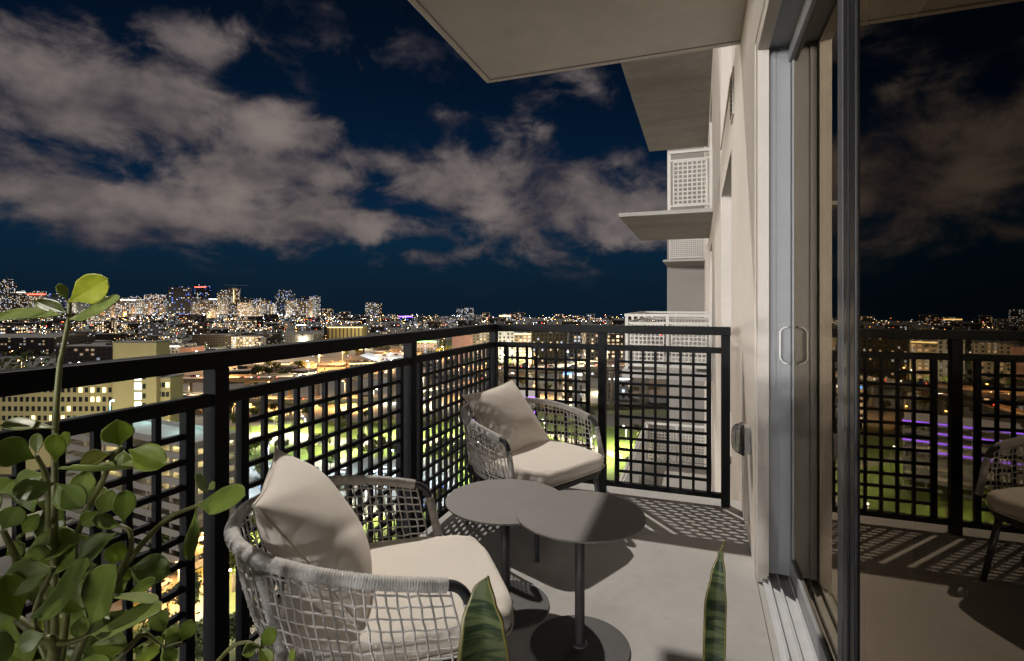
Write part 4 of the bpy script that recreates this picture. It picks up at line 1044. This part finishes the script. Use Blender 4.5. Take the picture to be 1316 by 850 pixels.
for px, py, sc in [(304, 550, 1.0), (318, 592, 1.0), (306, 588, 1.1), (328, 583, .9), (345, 578, 1.0), (362, 584, .95), (384, 556, .9), (398, 588, 1.0), (415, 578, 1.0), (438, 560, 1.0), (452, 588, 1.15), (466, 580, 1.0), (478, 596, 1.2), (492, 584, 1.1), (508, 592, 1.1), (520, 578, 1.0), (540, 560, 1.0), (556, 596, 1.2), (570, 585, 1.2), (583, 598, 1.2), (596, 586, 1.2), (566, 552, 1.1), (604, 606, 1.2), (618, 590, 1.1), (636, 548, 1.1), (590, 545, 1.1), (612, 540, 1.1), (655, 600, 1.1), (668, 640, 1.1), (812, 610, 1.0), (805, 640, .9), (820, 570, 1.1), (440, 545, .9), (470, 540, .9), (500, 547, 1.0), (530, 541, .9), (355, 545, .9), (425, 604, .9), (335, 612, .8), (398, 634, .85), (448, 640, .85), (520, 640, .9), (560, 655, 1.0), (350, 664, .9), (300, 660, .9)]:
    tree(G(px, py), sc, 'in the lamp-lit park')
for px, py, sc in [(650, 500, 1.7), (660, 494, 1.6), (672, 500, 1.5), (705, 506, 1.3), (720, 502, 1.4), (790, 500, 1.6), (800, 510, 1.5), (810, 497, 1.7), (690, 488, 1.6), (740, 490, 1.5), (640, 488, 1.9), (625, 482, 1.9), (565, 486, 1.6), (548, 480, 1.6), (605, 490, 1.5), (580, 478, 1.8), (300, 533, 1.1), (325, 540, 1.1), (352, 534, 1.1), (395, 540, 1.1)]:
    tree(G(px, py), sc, 'along the highway')
for px, py, sc in [(240, 800, 1.0), (258, 720, 1.05), (300, 760, 1.1), (320, 830, 1.0), (285, 690, .9), (212, 716, 1.0), (330, 700, .9), (345, 780, 1.0), (190, 860, 1.0), (275, 860, 1.1)]:
    tree(G(px, py), sc, 'close below the balcony', True)

# ---- far dark woods (reads as one mass) and far street lights
q = random.Random(77); wd_ = MB()
for i in range(5200):
    px = q.uniform(-200, 900); d = q.choice((q.uniform(430, 900), q.uniform(700, 2100)))
    if d < 640 and 175 < px < 560: continue
    p = XY(px, d); s = q.uniform(2.2, 4.6); z = GZ + q.uniform(1.5, 6)
    nrm = Vector((q.uniform(-1, 1), q.uniform(-1, .2), q.uniform(.1, 1))).normalized(); a = nrm.orthogonal().normalized(); b = nrm.cross(a)
    wd_.add([Vector((p.x, p.y, z)) + v_ for v_ in (-a * s, -b * s * .8, a * s, b * s * .8)], [(0, 1, 2, 3)])
o = wd_.build('far_woods', FOLD); o['kind'] = 'stuff'; o['label'] = 'dark tree cover spread between the far streets'; o['category'] = 'trees'
FARL = [(LAMPO, 'warm'), (LAMPW, 'white'), (LAMPC, 'cool'), (TAIL, 'red'), (GREENE, 'green'), (PURP, 'purple')]
bulbs = [MB() for _ in FARL]
for i in range(3400):
    px = q.uniform(-250, 900); t_ = q.random(); d = 430 * (2500 / 430) ** (t_ ** .6)
    if (px > 640 and d < 640) or (px > 470 and q.random() < .45): continue
    k = q.choices(range(6), (42, 26, 14, 6, 3, 3))[0]; p = XY(px, d); r_ = d / FPX * q.uniform(.08, .30) * (1.7 if q.random() < .05 else 1); z = GZ + q.uniform(5, 11)
    bulbs[k].add([(p.x + r_, p.y, z), (p.x - r_, p.y, z), (p.x, p.y + r_, z), (p.x, p.y - r_, z), (p.x, p.y, z + r_), (p.x, p.y, z - r_)], [(0, 2, 4), (2, 1, 4), (1, 3, 4), (3, 0, 4), (2, 0, 5), (1, 2, 5), (3, 1, 5), (0, 3, 5)])
for mb_, (mt, nm) in zip(bulbs, FARL):
    o = mb_.build('far_street_lights', mt); o['kind'] = 'stuff'; o['label'] = 'countless tiny %s street lights across the far city' % nm; o['category'] = 'lights'

# ---- buildings
def frontal(px0, px1, ytop, d, depth, yaw=0.0):
    """location, size and rotation of a block whose front spans px0..px1 at distance d"""
    a, b = W(px0, ytop, d), W(px1, ytop, d); c = (a + b) / 2; wd = (b - a).length; back = Vector((-SN, CN, 0)) * (depth / 2)
    return Vector((c.x, c.y, GZ)) + back, wd, a.z - GZ, TH + yaw
SKYM = [window_mat('tower_mixed', (0.17, 0.15, 0.135), 8.0, 6.0, .36, .45, 6.0, fw_=.5, fh=.45),
        window_mat('tower_cool', (0.08, 0.09, 0.105), 8.0, 6.5, .32, .15, 5.0, fw_=.5, fh=.45, accent=(.15, .3, 1.0), acc=.15),
        window_mat('tower_warm', (0.26, 0.19, 0.14), 8.5, 6.0, .34, .7, 5.5, fw_=.5, fh=.45),
        window_mat('tower_bright', (0.33, 0.29, 0.26), 9.0, 6.0, .46, .4, 6.5, fw_=.5, fh=.45),
        window_mat('tower_dark_blue', (0.022, 0.028, 0.042), 9.0, 7.0, .26, .2, 6.5, fw_=.5, fh=.45, accent=(.1, .22, 1.0), acc=.6),
        window_mat('tower_white', (0.27, 0.265, 0.26), 8.0, 6.0, .42, .3, 6.0, fw_=.5, fh=.45)]
TW = [(-4, 15, 359, 0), (1, 31, 373, 2), (35, 59, 374, 0), (60, 78, 377, 4), (78, 94, 384, 0), (93, 108, 388, 5), (108, 126, 388, 0), (125, 144, 387, 2), (150, 182, 383, 3), (184, 211, 379, 3), (212, 224, 384, 1), (217, 242, 369, 4), (249, 268, 365, 4),
      (261, 283, 384, 3), (279, 293, 373, 0), (293, 306, 371, 2), (305, 325, 389, 3), (325, 336, 393, 0), (336, 352, 395, 5), (352, 378, 373, 1), (378, 385, 384, 4), (385, 398, 381, 1), (405, 426, 397, 2), (428, 436, 404, 0), (435, 448, 401, 0), (453, 460, 405, 1), (469, 489, 389, 0),
      (497, 510, 409, 2), (513, 531, 406, 4), (540, 552, 411, 0), (556, 563, 406, 2), (568, 580, 410, 0), (587, 594, 397, 5), (598, 607, 396, 5), (612, 618, 409, 2), (620, 629, 402, 2), (642, 656, 405, 3), (660, 675, 402, 0), (680, 690, 411, 5), (700, 712, 412, 0), (733, 749, 406, 2), (765, 777, 411, 5), (780, 789, 411, 0),
      (223, 258, 404, 2), (66, 92, 402, 0), (140, 160, 399, 2), (12, 40, 404, 5), (40, 66, 409, 2), (100, 130, 406, 0), (160, 180, 404, 2), (186, 214, 405, 5), (282, 302, 404, 0), (300, 330, 407, 2), (330, 345, 406, 3), (345, 372, 408, 5), (372, 392, 405, 0), (392, 408, 408, 2), (412, 430, 411, 3), (440, 460, 413, 0), (455, 470, 411, 2), (-60, -30, 372, 0), (-30, -6, 382, 2), (-110, -70, 378, 1)]
qt = random.Random(5)
for i in range(70):
    px = qt.uniform(-30, 400); wpx = qt.uniform(7, 17); TW.append((px, px + wpx, qt.uniform(380, 400), qt.choice((0, 0, 1, 2, 2, 3, 5, 5))))
for i in range(16):
    px = qt.uniform(400, 800); wpx = qt.uniform(6, 13); TW.append((px, px + wpx, qt.uniform(404, 412), qt.choice((0, 2, 3, 5))))
towers = []
for i, (a, b_, yt, st) in enumerate(TW):
    d = rnd.uniform(2300, 2750) if yt < 400 else rnd.uniform(1750, 2250)
    dep = rnd.uniform(22, 40); loc, wd, ht, rz = frontal(a, b_, yt, d, dep, rnd.uniform(-.35, .35))
    t = link('skyline_tower', None, None, loc, rz); t['category'] = 'tower'
    sh = rnd.choice(('box', 'step', 'box', 'crown')) if ht > 70 else 'box'
    m = MB(); h0 = ht if sh == 'box' else ht * rnd.uniform(.86, .95)
    m.box((-wd / 2, -dep / 2, 0), (wd / 2, dep / 2, h0)); m.build('tower_body', SKYM[st], t)
    if sh == 'step': MB().box((-wd * .32, -dep * .32, h0), (wd * .32, dep * .32, ht)).build('upper_storeys', SKYM[st], t)
    if sh == 'crown':
        m = MB(); m.box((-wd * .45, -dep * .45, h0), (wd * .45, -dep * .40, ht)); m.box((-wd * .45, dep * .40, h0), (wd * .45, dep * .45, ht)); m.box((-wd * .45, -dep * .399, h0), (-wd * .40, dep * .399, ht)); m.build('roof_crown', SKYM[st], t)
    if sh == 'box' and ht > 60:
        MB().box((-wd * .2, -dep * .2, ht), (wd * .15, dep * .2, ht + 4)).build('roof_plant', SKYM[4], t)
    cap = {2: REDE, 12: REDE, 28: PURP, 13: LITC, 8: LITC, 1: LITC, 36: LITW, 7: LITC}.get(i)
    if cap:
        MB().box((-wd * .5 - .3, -dep / 2 - .6, h0 - 5), (wd * .5 + .3, -dep / 2 - .05, h0 - 1.5)).build('lit_crown_band', cap, t)
    if i in (0, 15, 37): MB().tube([(0, 0, ht), (0, 0, ht + 22)], [.8, .3], 5).build('antenna', POLEM, t)
    if i in (15,):
        MB().box((-1.2, -dep / 2 - .9, ht * .5), (1.2, -dep / 2 - .1, ht * .93)).build('lit_stair_strip', LITW, t)
        MB().box((-wd * .9, -.6, ht + 16), (wd * 1.2, .6, ht + 18)).build('crane_jib', POLEM, t)
    towers.append((t, st, a, ht))

MID = {
    'white_lit': window_mat('mid_white', (0.42, 0.42, 0.42), 4.0, 3.6, .35, .3, 3.5, fw_=.45, fh=.55),
    'brown': window_mat('mid_brown', (0.085, 0.062, 0.045), 4.0, 3.4, .10, .7, 1.5),
    'brown_lit': window_mat('mid_brown_lit', (0.16, 0.115, 0.075), 4.0, 3.4, .72, .8, 4.0),
    'olive': window_mat('mid_olive', (0.20, 0.165, 0.085), 3.8, 3.3, .24, .8, 5.0, fw_=.35, fh=.5),
    'cream': window_mat('mid_cream', (0.38, 0.33, 0.25), 3.6, 3.2, .45, .85, 4.5, fw_=.4, fh=.5),
    'teal': window_mat('mid_teal', (0.12, 0.14, 0.14), 3.4, 3.2, .35, .4, 3.2, fw_=.6, fh=.6),
    'pink': pmat('mid_pink', (0.40, 0.22, 0.17), .9, var=.1, vscale=.2),
    'dark': window_mat('mid_dark', (0.045, 0.04, 0.038), 4.5, 3.6, .14, .6, 1.6),
    'stripe': window_mat('mid_stripe', (0.30, 0.25, 0.10), 5.5, 60, 0.0, .5, 0, fw_=.4, fh=.95, dark=(.05, .045, .02))}
ROOFM = pmat('flat_roof', (0.10, 0.095, 0.09), .9, var=.2, vscale=.1)
ROOFW = pmat('white_metal_roof', (0.45, 0.46, 0.47), .6, var=.1, vscale=.1)
def block(name, label, px0, px1, yt, d, dep, mat, yaw=0.0, gable=0, roof=None, cat='building', glow=None):
    loc, wd, ht, rz = frontal(px0, px1, yt, d, dep, yaw); t = thing(name, label, cat, loc, rz)
    m_ = MID[mat] if isinstance(mat, str) else mat
    h0 = ht - gable
    MB().box((-wd / 2, -dep / 2, 0), (wd / 2, dep / 2, h0)).build('wall', m_, t)
    if gable:
        MB().add([(-wd / 2 - .4, -dep / 2 - .4, h0), (wd / 2 + .4, -dep / 2 - .4, h0), (wd / 2 + .4, dep / 2 + .4, h0), (-wd / 2 - .4, dep / 2 + .4, h0), (0, -dep / 2 - .4, ht), (0, dep / 2 + .4, ht)] if gable > 3 else
                 [(-wd / 2 - .4, -dep / 2 - .4, h0), (wd / 2 + .4, -dep / 2 - .4, h0), (wd / 2 + .4, dep / 2 + .4, h0), (-wd / 2 - .4, dep / 2 + .4, h0), (-wd / 2 - .4, 0, ht), (wd / 2 + .4, 0, ht)],
                 [(0, 1, 4), (1, 2, 5, 4), (2, 3, 5), (3, 0, 4, 5), (0, 3, 2, 1)] if gable > 3 else [(0, 1, 5, 4), (1, 2, 5), (2, 3, 4, 5), (3, 0, 4), (0, 3, 2, 1)]).build('roof', roof or ROOFM, t)
    else:
        r_ = MB(); r_.box((-wd / 2 - .15, -dep / 2 - .15, h0), (wd / 2 + .15, dep / 2 + .15, h0 + .5)); ro = r_.build('roof', roof or ROOFM, t)
        for k in range(3): x = (-.38 + .27 * k + rnd.uniform(0, .12)) * wd; y = rnd.uniform(-.3, .2) * dep; MB().box((x, y, h0 + .5), (x + wd * .06 + 1, y + 2.5, h0 + 2.2)).build('rooftop_unit', ROOFM, ro)
    if glow: MB().box((-wd / 2, -dep / 2 - .35, h0 - 1.6), (wd / 2, -dep / 2 - .05, h0 - .7)).build('lit_eave_band', glow, t)
    return t
block('office_block', 'white lit low block just above the railing, right of the cream tower', 199, 231, 444, 560, 30, 'white_lit', glow=LITC)
block('office_block', 'small tan end block beside the white lit low block', 231, 246, 447, 560, 24, MID['pink'])
block('office_block', 'long dark brown block with warm lit windows at its right end', 247, 300, 431, 700, 30, 'brown')
block('office_block', 'warm lit window block joined to the long dark brown block', 297, 327, 433, 695, 26, 'brown_lit')
block('office_block', 'plain brown block behind the top rail near the skyline', 324, 350, 430, 720, 26, MID['brown'])
block('office_block', 'small bright white block standing among dark roofs', 381, 393, 417, 820, 20, 'white_lit', glow=LITC)
block('hall', 'dark hall with a wide roof below the white small block', 366, 404, 427, 700, 30, 'dark', gable=3)
block('office_block', 'yellow lit block with dark vertical stripes above the top rail', 421, 466, 420, 760, 24, 'stripe', glow=LITW)
block('warehouse', 'white walled warehouse with grey gable roof above the mid rail', 337, 393, 467, 470, 26, 'white_lit', gable=2.8)
block('warehouse', 'gabled hall lit warm beside the flat white roof', 444, 480, 457, 480, 30, 'cream', gable=4.5, roof=ROOFW)
block('warehouse', 'long hall with flat bluish white roof behind the railing post', 480, 530, 460, 520, 50, 'white_lit', roof=ROOFW)
block('warehouse', 'low hall with orange lit front left of the white warehouse', 298, 330, 474, 440, 30, 'brown_lit')
block('warehouse', 'dark low shed between the warehouses', 396, 440, 470, 500, 30, 'dark')
block('office_block', 'white and green lit block seen under the top rail', 536, 561, 438, 640, 24, 'white_lit', glow=GREENE)
block('office_block', 'blank pink walled block left of the corner post', 581, 606, 431, 520, 30, 'pink')
block('office_block', 'cream block with balconies joined to the pink block', 606, 634, 428, 540, 30, 'cream')
block('apartment_block', 'narrow white apartment block right of the corner post', 640, 661, 426, 520, 24, 'white_lit')
block('apartment_block', 'warm striped apartment block with a bright yellow edge', 661, 683, 428, 500, 24, 'brown_lit', glow=LITW)
block('apartment_block', 'olive apartment block with sparse lit windows, left one of two', 683, 712, 427, 480, 24, 'olive')
block('apartment_block', 'olive apartment block with sparse lit windows, right one of two', 713, 731, 427, 485, 24, 'olive')
block('apartment_block', 'blue grey glass apartment block between olive and cream ones', 731, 753, 428, 470, 24, 'teal')
block('apartment_block', 'tall cream apartment block with many warm windows left of the middle post', 753, 774, 426, 440, 22, 'cream')
block('apartment_block', 'warm lit apartment block right of the middle post', 782, 800, 428, 450, 22, 'brown_lit')
block('stadium', 'dark low arena with a wide roof at the far left', -40, 70, 431, 620, 60, 'dark', gable=3)
block('stadium', 'dark flat hall with a lit edge behind the plant stem', 72, 146, 446, 420, 40, 'dark')
block('kiosk', 'little lit shop under the highway with a blue sign', 724, 735, 478, 300, 8, 'brown_lit', glow=BLUEE)
block('kiosk', 'little white lit shop under the highway near the middle post', 738, 748, 479, 300, 8, 'white_lit', glow=LITC)
block('boat_shed', 'low white lit shed below the highway at right', 782, 812, 485, 330, 10, 'white_lit', glow=LITC)
# low blocks filling the far streets
fill = []
for i in range(46):
    px = q.uniform(150, 640); d = q.uniform(395, 660); wpx = q.uniform(8, 26) / d * FPX; ht = q.uniform(4, 9); yt = HYP + (EYE - GZ - ht) / d * FPX
    loc, wd, h_, rz = frontal(px - wpx / 2, px + wpx / 2, yt, d, 14, q.uniform(-.5, .5))
    mt = q.choice((MID['dark'], MID['brown'], MID['brown_lit'], MID['white_lit'], MID['teal']))
    t = link('low_building', None, None, loc, rz); t['category'] = 'building'; dp = q.uniform(5, 9)
    MB().box((-wd / 2, -dp, 0), (wd / 2, dp, h_)).build('wall', mt, t); MB().box((-wd / 2 - .2, -dp - .2, h_), (wd / 2 + .2, dp + .2, h_ + .4)).build('roof', q.choice((ROOFM, ROOFW, ROOFM)), t)
    if q.random() < .5: MB().box((-wd / 2, -dp - .4, h_ - 1.4), (wd / 2, -dp - .05, h_ - .8)).build('lit_eave_band', q.choice((LITW, LITC, LAMPO, LITW)), t)
    fill.append(t)
for i in range(60):
    px = q.uniform(150, 660); d = q.uniform(385, 700); p = XY(px, d); tree(Vector((p.x, p.y, GZ)), q.uniform(.9, 1.7), 'among the yards behind the highway')
for i in range(210):
    px = q.uniform(-160, 840); t_ = q.random(); d = 640 * (2150 / 640) ** (t_ ** .75)
    if px > 630 and d < 560: continue
    wpx = q.uniform(14, 46) / d * FPX; ht = q.uniform(5, 15) if q.random() < .75 else q.uniform(14, 30); yt = HYP + (EYE - GZ - ht) / d * FPX
    loc, wd, h_, rz = frontal(px - wpx / 2, px + wpx / 2, yt, d, q.uniform(12, 30), q.uniform(-.6, .6))
    mt = q.choice((MID['dark'], MID['brown'], MID['brown_lit'], MID['white_lit'], SKYM[2], SKYM[0]))
    t = link('low_building', None, None, loc, rz); t['category'] = 'building'
    MB().box((-wd / 2, -9, 0), (wd / 2, 9, h_)).build('wall', mt, t); MB().box((-wd / 2 - .2, -9.2, h_), (wd / 2 + .2, 9.2, h_ + .5)).build('roof', ROOFM, t)
    fill.append(t)

# cream institutional building at left, windows built one by one
loc, wd, ht, rz = frontal(-60, 146, 492, 185, 22)
cb = thing('institution_building', 'cream long building with rows of small square windows behind the plant', 'building', loc, rz)
MB().box((-wd / 2, -11, 0), (wd / 2, 11, ht)).build('wall', CREAM, cb)
MB().box((-wd / 2 - .2, -11.2, ht), (wd / 2 + .2, 11.2, ht + .5)).build('roof', ROOFM, cb)
wm = {k: MB().box((-.55, -.12, -.85), (.55, .0, .85)).mesh('window', m_) for k, m_ in (('d', DKGL), ('w', LITW))}
nx = int(wd / 2.06)
for j in range(9):
    for i in range(nx):
        x = -wd / 2 + 1.2 + i * (wd - 2.4) / (nx - 1); z = ht - 2.6 - j * 3.3
        if z < 12: break
        link('window', wm['w' if (rnd.random() < .045 or (i > nx - 5 and j < 2 and rnd.random() < .55)) else 'd'], cb, (x, -11.02, z))
loc, wd2, ht2, rz = frontal(145, 201, 441, 180, 7)
tw = thing('institution_tower', 'plain cream tower with a column of lit windows beside the long building', 'building', loc, rz)
MB().box((-wd2 / 2, -3.5, 0), (wd2 / 2, 3.5, ht2)).build('wall', CREAM, tw); MB().box((-wd2 / 2 - .2, -3.7, ht2), (wd2 / 2 + .2, 3.7, ht2 + .4)).build('roof', ROOFM, tw)
lw = MB().box((-1.15, -.12, -1.2), (1.15, 0, 1.2)).mesh('window', LITC)
for j in range(8): link('window', lw, tw, (wd2 * .08, -3.52, ht2 - 11.6 - j * 3.3))
for j in range(8): link('window', wm['d'], tw, (wd2 * .08 + 2.1, -3.52, ht2 - 11.6 - j * 3.3))
loc, wd3, ht3, rz = frontal(201, 219, 486, 182, 7)
wg = thing('institution_wing', 'short cream wing with three window columns right of the plain tower', 'building', loc, rz)
MB().box((-wd3 / 2, -3.5, 0), (wd3 / 2, 3.5, ht3)).build('wall', CREAM, wg); MB().box((-wd3 / 2 - .2, -3.7, ht3), (wd3 / 2 + .2, 3.7, ht3 + .4)).build('roof', ROOFM, wg)
for j in range(8):
    for i in range(3): link('window', wm['w' if rnd.random() < .25 else 'd'], wg, (-wd3 * .3 + i * wd3 * .3, -3.52, ht3 - 2.4 - j * 3.3))
for px, d, pw, z in ((20, 150, 15000, -44), (100, 150, 15000, -44), (175, 146, 14000, -36), (215, 150, 9000, -46)):
    p = XY(px, d); street_lamp(Vector((p.x, p.y, GZ)), z - GZ, 'w', pw * LK * 0.5, arm=.6, r=.4)

# parking garage at lower left
GTOP = -31.0
c0 = W(250, 574, 118); c1 = XY(78, 142); u = Vector((c1.x - c0.x, c1.y - c0.y, 0)); ul_ = u.length; u.normalize(); vdir = Vector((-u.y, u.x, 0)); vdir = vdir if vdir.dot(Vector((-SN, CN, 0))) > 0 else -vdir
gar = thing('parking_garage', 'open concrete parking garage with yellow lit decks and teal lit roof', 'garage', (c0.x, c0.y, GZ))
gd = 11.0
def gp(a, b, z): return u * a + vdir * b + Vector((0, 0, z))
def gbox(a0, a1, b0, b1, z0, z1):
    vs = [gp(a, b, z) for z in (z0, z1) for a, b in ((a0, b0), (a1, b0), (a1, b1), (a0, b1))]
    m = MB().add(vs, [(0, 3, 2, 1), (4, 5, 6, 7), (0, 1, 5, 4), (1, 2, 6, 5), (2, 3, 7, 6), (3, 0, 4, 7)]); return m
GCON = pmat('garage_concrete', (0.24, 0.225, 0.20), .85, var=.12, vscale=.2)
GTUBE = emat('garage_tube', (1.0, 0.85, 0.5), 6.0)
topz = GTOP - GZ
for k in range(10):
    z = topz - 3.0 * k
    if z < 1: break
    gbox(0, ul_, 0, gd, z - .35, z).build('deck', GCON, gar)
    for bb in ((-.25, 0.0), (gd, gd + .25)): gbox(-.25, ul_ + .25, bb[0], bb[1], z - .6, z + 1.0).build('parapet', GCON, gar)
    for aa in ((-.25, 0.0), (ul_, ul_ + .25)): gbox(aa[0], aa[1], 0.002, gd - .002, z - .6, z + 1.0).build('parapet', GCON, gar)
    if 0 < k < 7:
        for a in (ul_ * .12, ul_ * .37, ul_ * .62, ul_ * .87): gbox(a - 3, a + 3, 3.0, 3.2, z + 2.3, z + 2.42).build('tube_light', GTUBE, gar)
        for b in (gd * .3, gd * .7): gbox(3.0, 3.2, b - 3, b + 3, z + 2.3, z + 2.42).build('tube_light', GTUBE, gar)
for i in range(7):
    for b in (.5, gd - .9): gbox(ul_ * i / 6 * .97 + .3, ul_ * i / 6 * .97 + .8, b, b + .5, 0, topz - .36).build('column', GCON, gar)
for i in range(1, 4): gbox(.3, .8, gd * i / 4, gd * i / 4 + .5, 0, topz - .36).build('column', GCON, gar)
for k in (1, 2, 3, 4):
    for a, b in ((ul_ * .25, 5), (ul_ * .7, 5), (5, gd * .6)):
        p = c0 + gp(a, b, 0); plight((p.x, p.y, GTOP - 3 * k + 2.0), 420 * LK, (1.0, .80, .36), .3).parent = None
for a, b in ((ul_ * .25, 9), (ul_ * .6, 12), (ul_ * .9, 9)):
    p = c0 + gp(a, b, 0); t = street_lamp(Vector((p.x, p.y, GTOP + .004)), 5, 'c', 900 * LK)
    [c for c in t.children if c.type == 'LIGHT'][0].data.color = (.45, .95, 1.0)

# ---- white parking deck with purple lit edges behind the far chair (mirrored in the door)
loc, wd, ht, rz = frontal(598, 690, 512, 215, 20)
pk = thing('parking_deck', 'white parking deck with purple lit edges behind the far chair, mirrored in the door', 'garage', loc, rz)
PKW = pmat('white_deck_paint', (.55, .52, .50), .8, var=.08, vscale=.2)
nf = 7; fh = ht / nf
for k in range(nf + 1):
    MB().box((-wd / 2, -10, k * fh - .4), (wd / 2, 10, k * fh)).build('deck', PKW, pk)
    MB().box((-wd / 2, -10.3, k * fh - .5), (wd / 2, -10.003, k * fh + .9)).build('parapet', PKW, pk)
    if k in (4, 5, 6, 7): MB().box((-wd * (.5 if k != 5 else .1), -10.5, k * fh + .25), (wd * (.5 if k != 6 else .2), -10.31, k * fh + .65)).build('purple_strip', PURP, pk)
    if k < nf:
        for i in range(5): MB().box((-wd * .46 + i * wd * .19, -6.2, k * fh + fh - .75), (-wd * .46 + i * wd * .19 + 4, -6.0, k * fh + fh - .62)).build('tube_light', GTUBE, pk)
        if k in (1, 2, 4):
            for xx in (-wd * .25, wd * .25):
                p = Matrix.Rotation(rz, 4, 'Z') @ Vector((xx, -6.5, k * fh + 2.0)) + loc; plight(p, 700, (1.0, .88, .72), .3)
for i in range(6):
    for y in (-9.4, 9.0): MB().box((-wd / 2 + .3 + i * (wd - .9) / 5, y, 0), (-wd / 2 + .8 + i * (wd - .9) / 5, y + .5, ht - .4)).build('column', PKW, pk)

# ---- labels that single the repeats out
def number(lst, fmt, group):
    lst = sorted(lst, key=lambda e: screen_x(e[0]))
    for i, e in enumerate(lst):
        e[0]['label'] = fmt(i, e); e[0]['group'] = group
SN_ = ['with mixed lit windows', 'of dark glass with cool windows', 'with warm lit windows', 'brightly lit', 'dark with blue lights', 'with white lit windows']
number(towers, lambda i, e: 'skyline tower %s, %s from the left along the horizon' % (SN_[e[1]], ordn(i)), 'towers of the far skyline')
for wh in sorted({e[1] for e in trees}):
    number([e for e in trees if e[1] == wh], lambda i, e: 'green tree %s, %s from the left there' % (e[1], ordn(i)), 'trees ' + wh)
for wh in sorted({e[2] for e in cars}):
    number([e for e in cars if e[2] == wh], lambda i, e: '%s car %s, %s from the left there' % (e[1], e[2], ordn(i)), 'cars ' + wh)
KN = {'w': 'warm white', 'o': 'orange', 'c': 'cool white'}
number(lamps, lambda i, e: '%s street lamp on a pole, %s lamp from the left' % (KN[e[1]], ordn(i)), 'street lamps of the city')
number([(t,) for t in fill], lambda i, e: 'low far building among the street lights, %s from the left' % ordn(i), 'low buildings of the far streets')
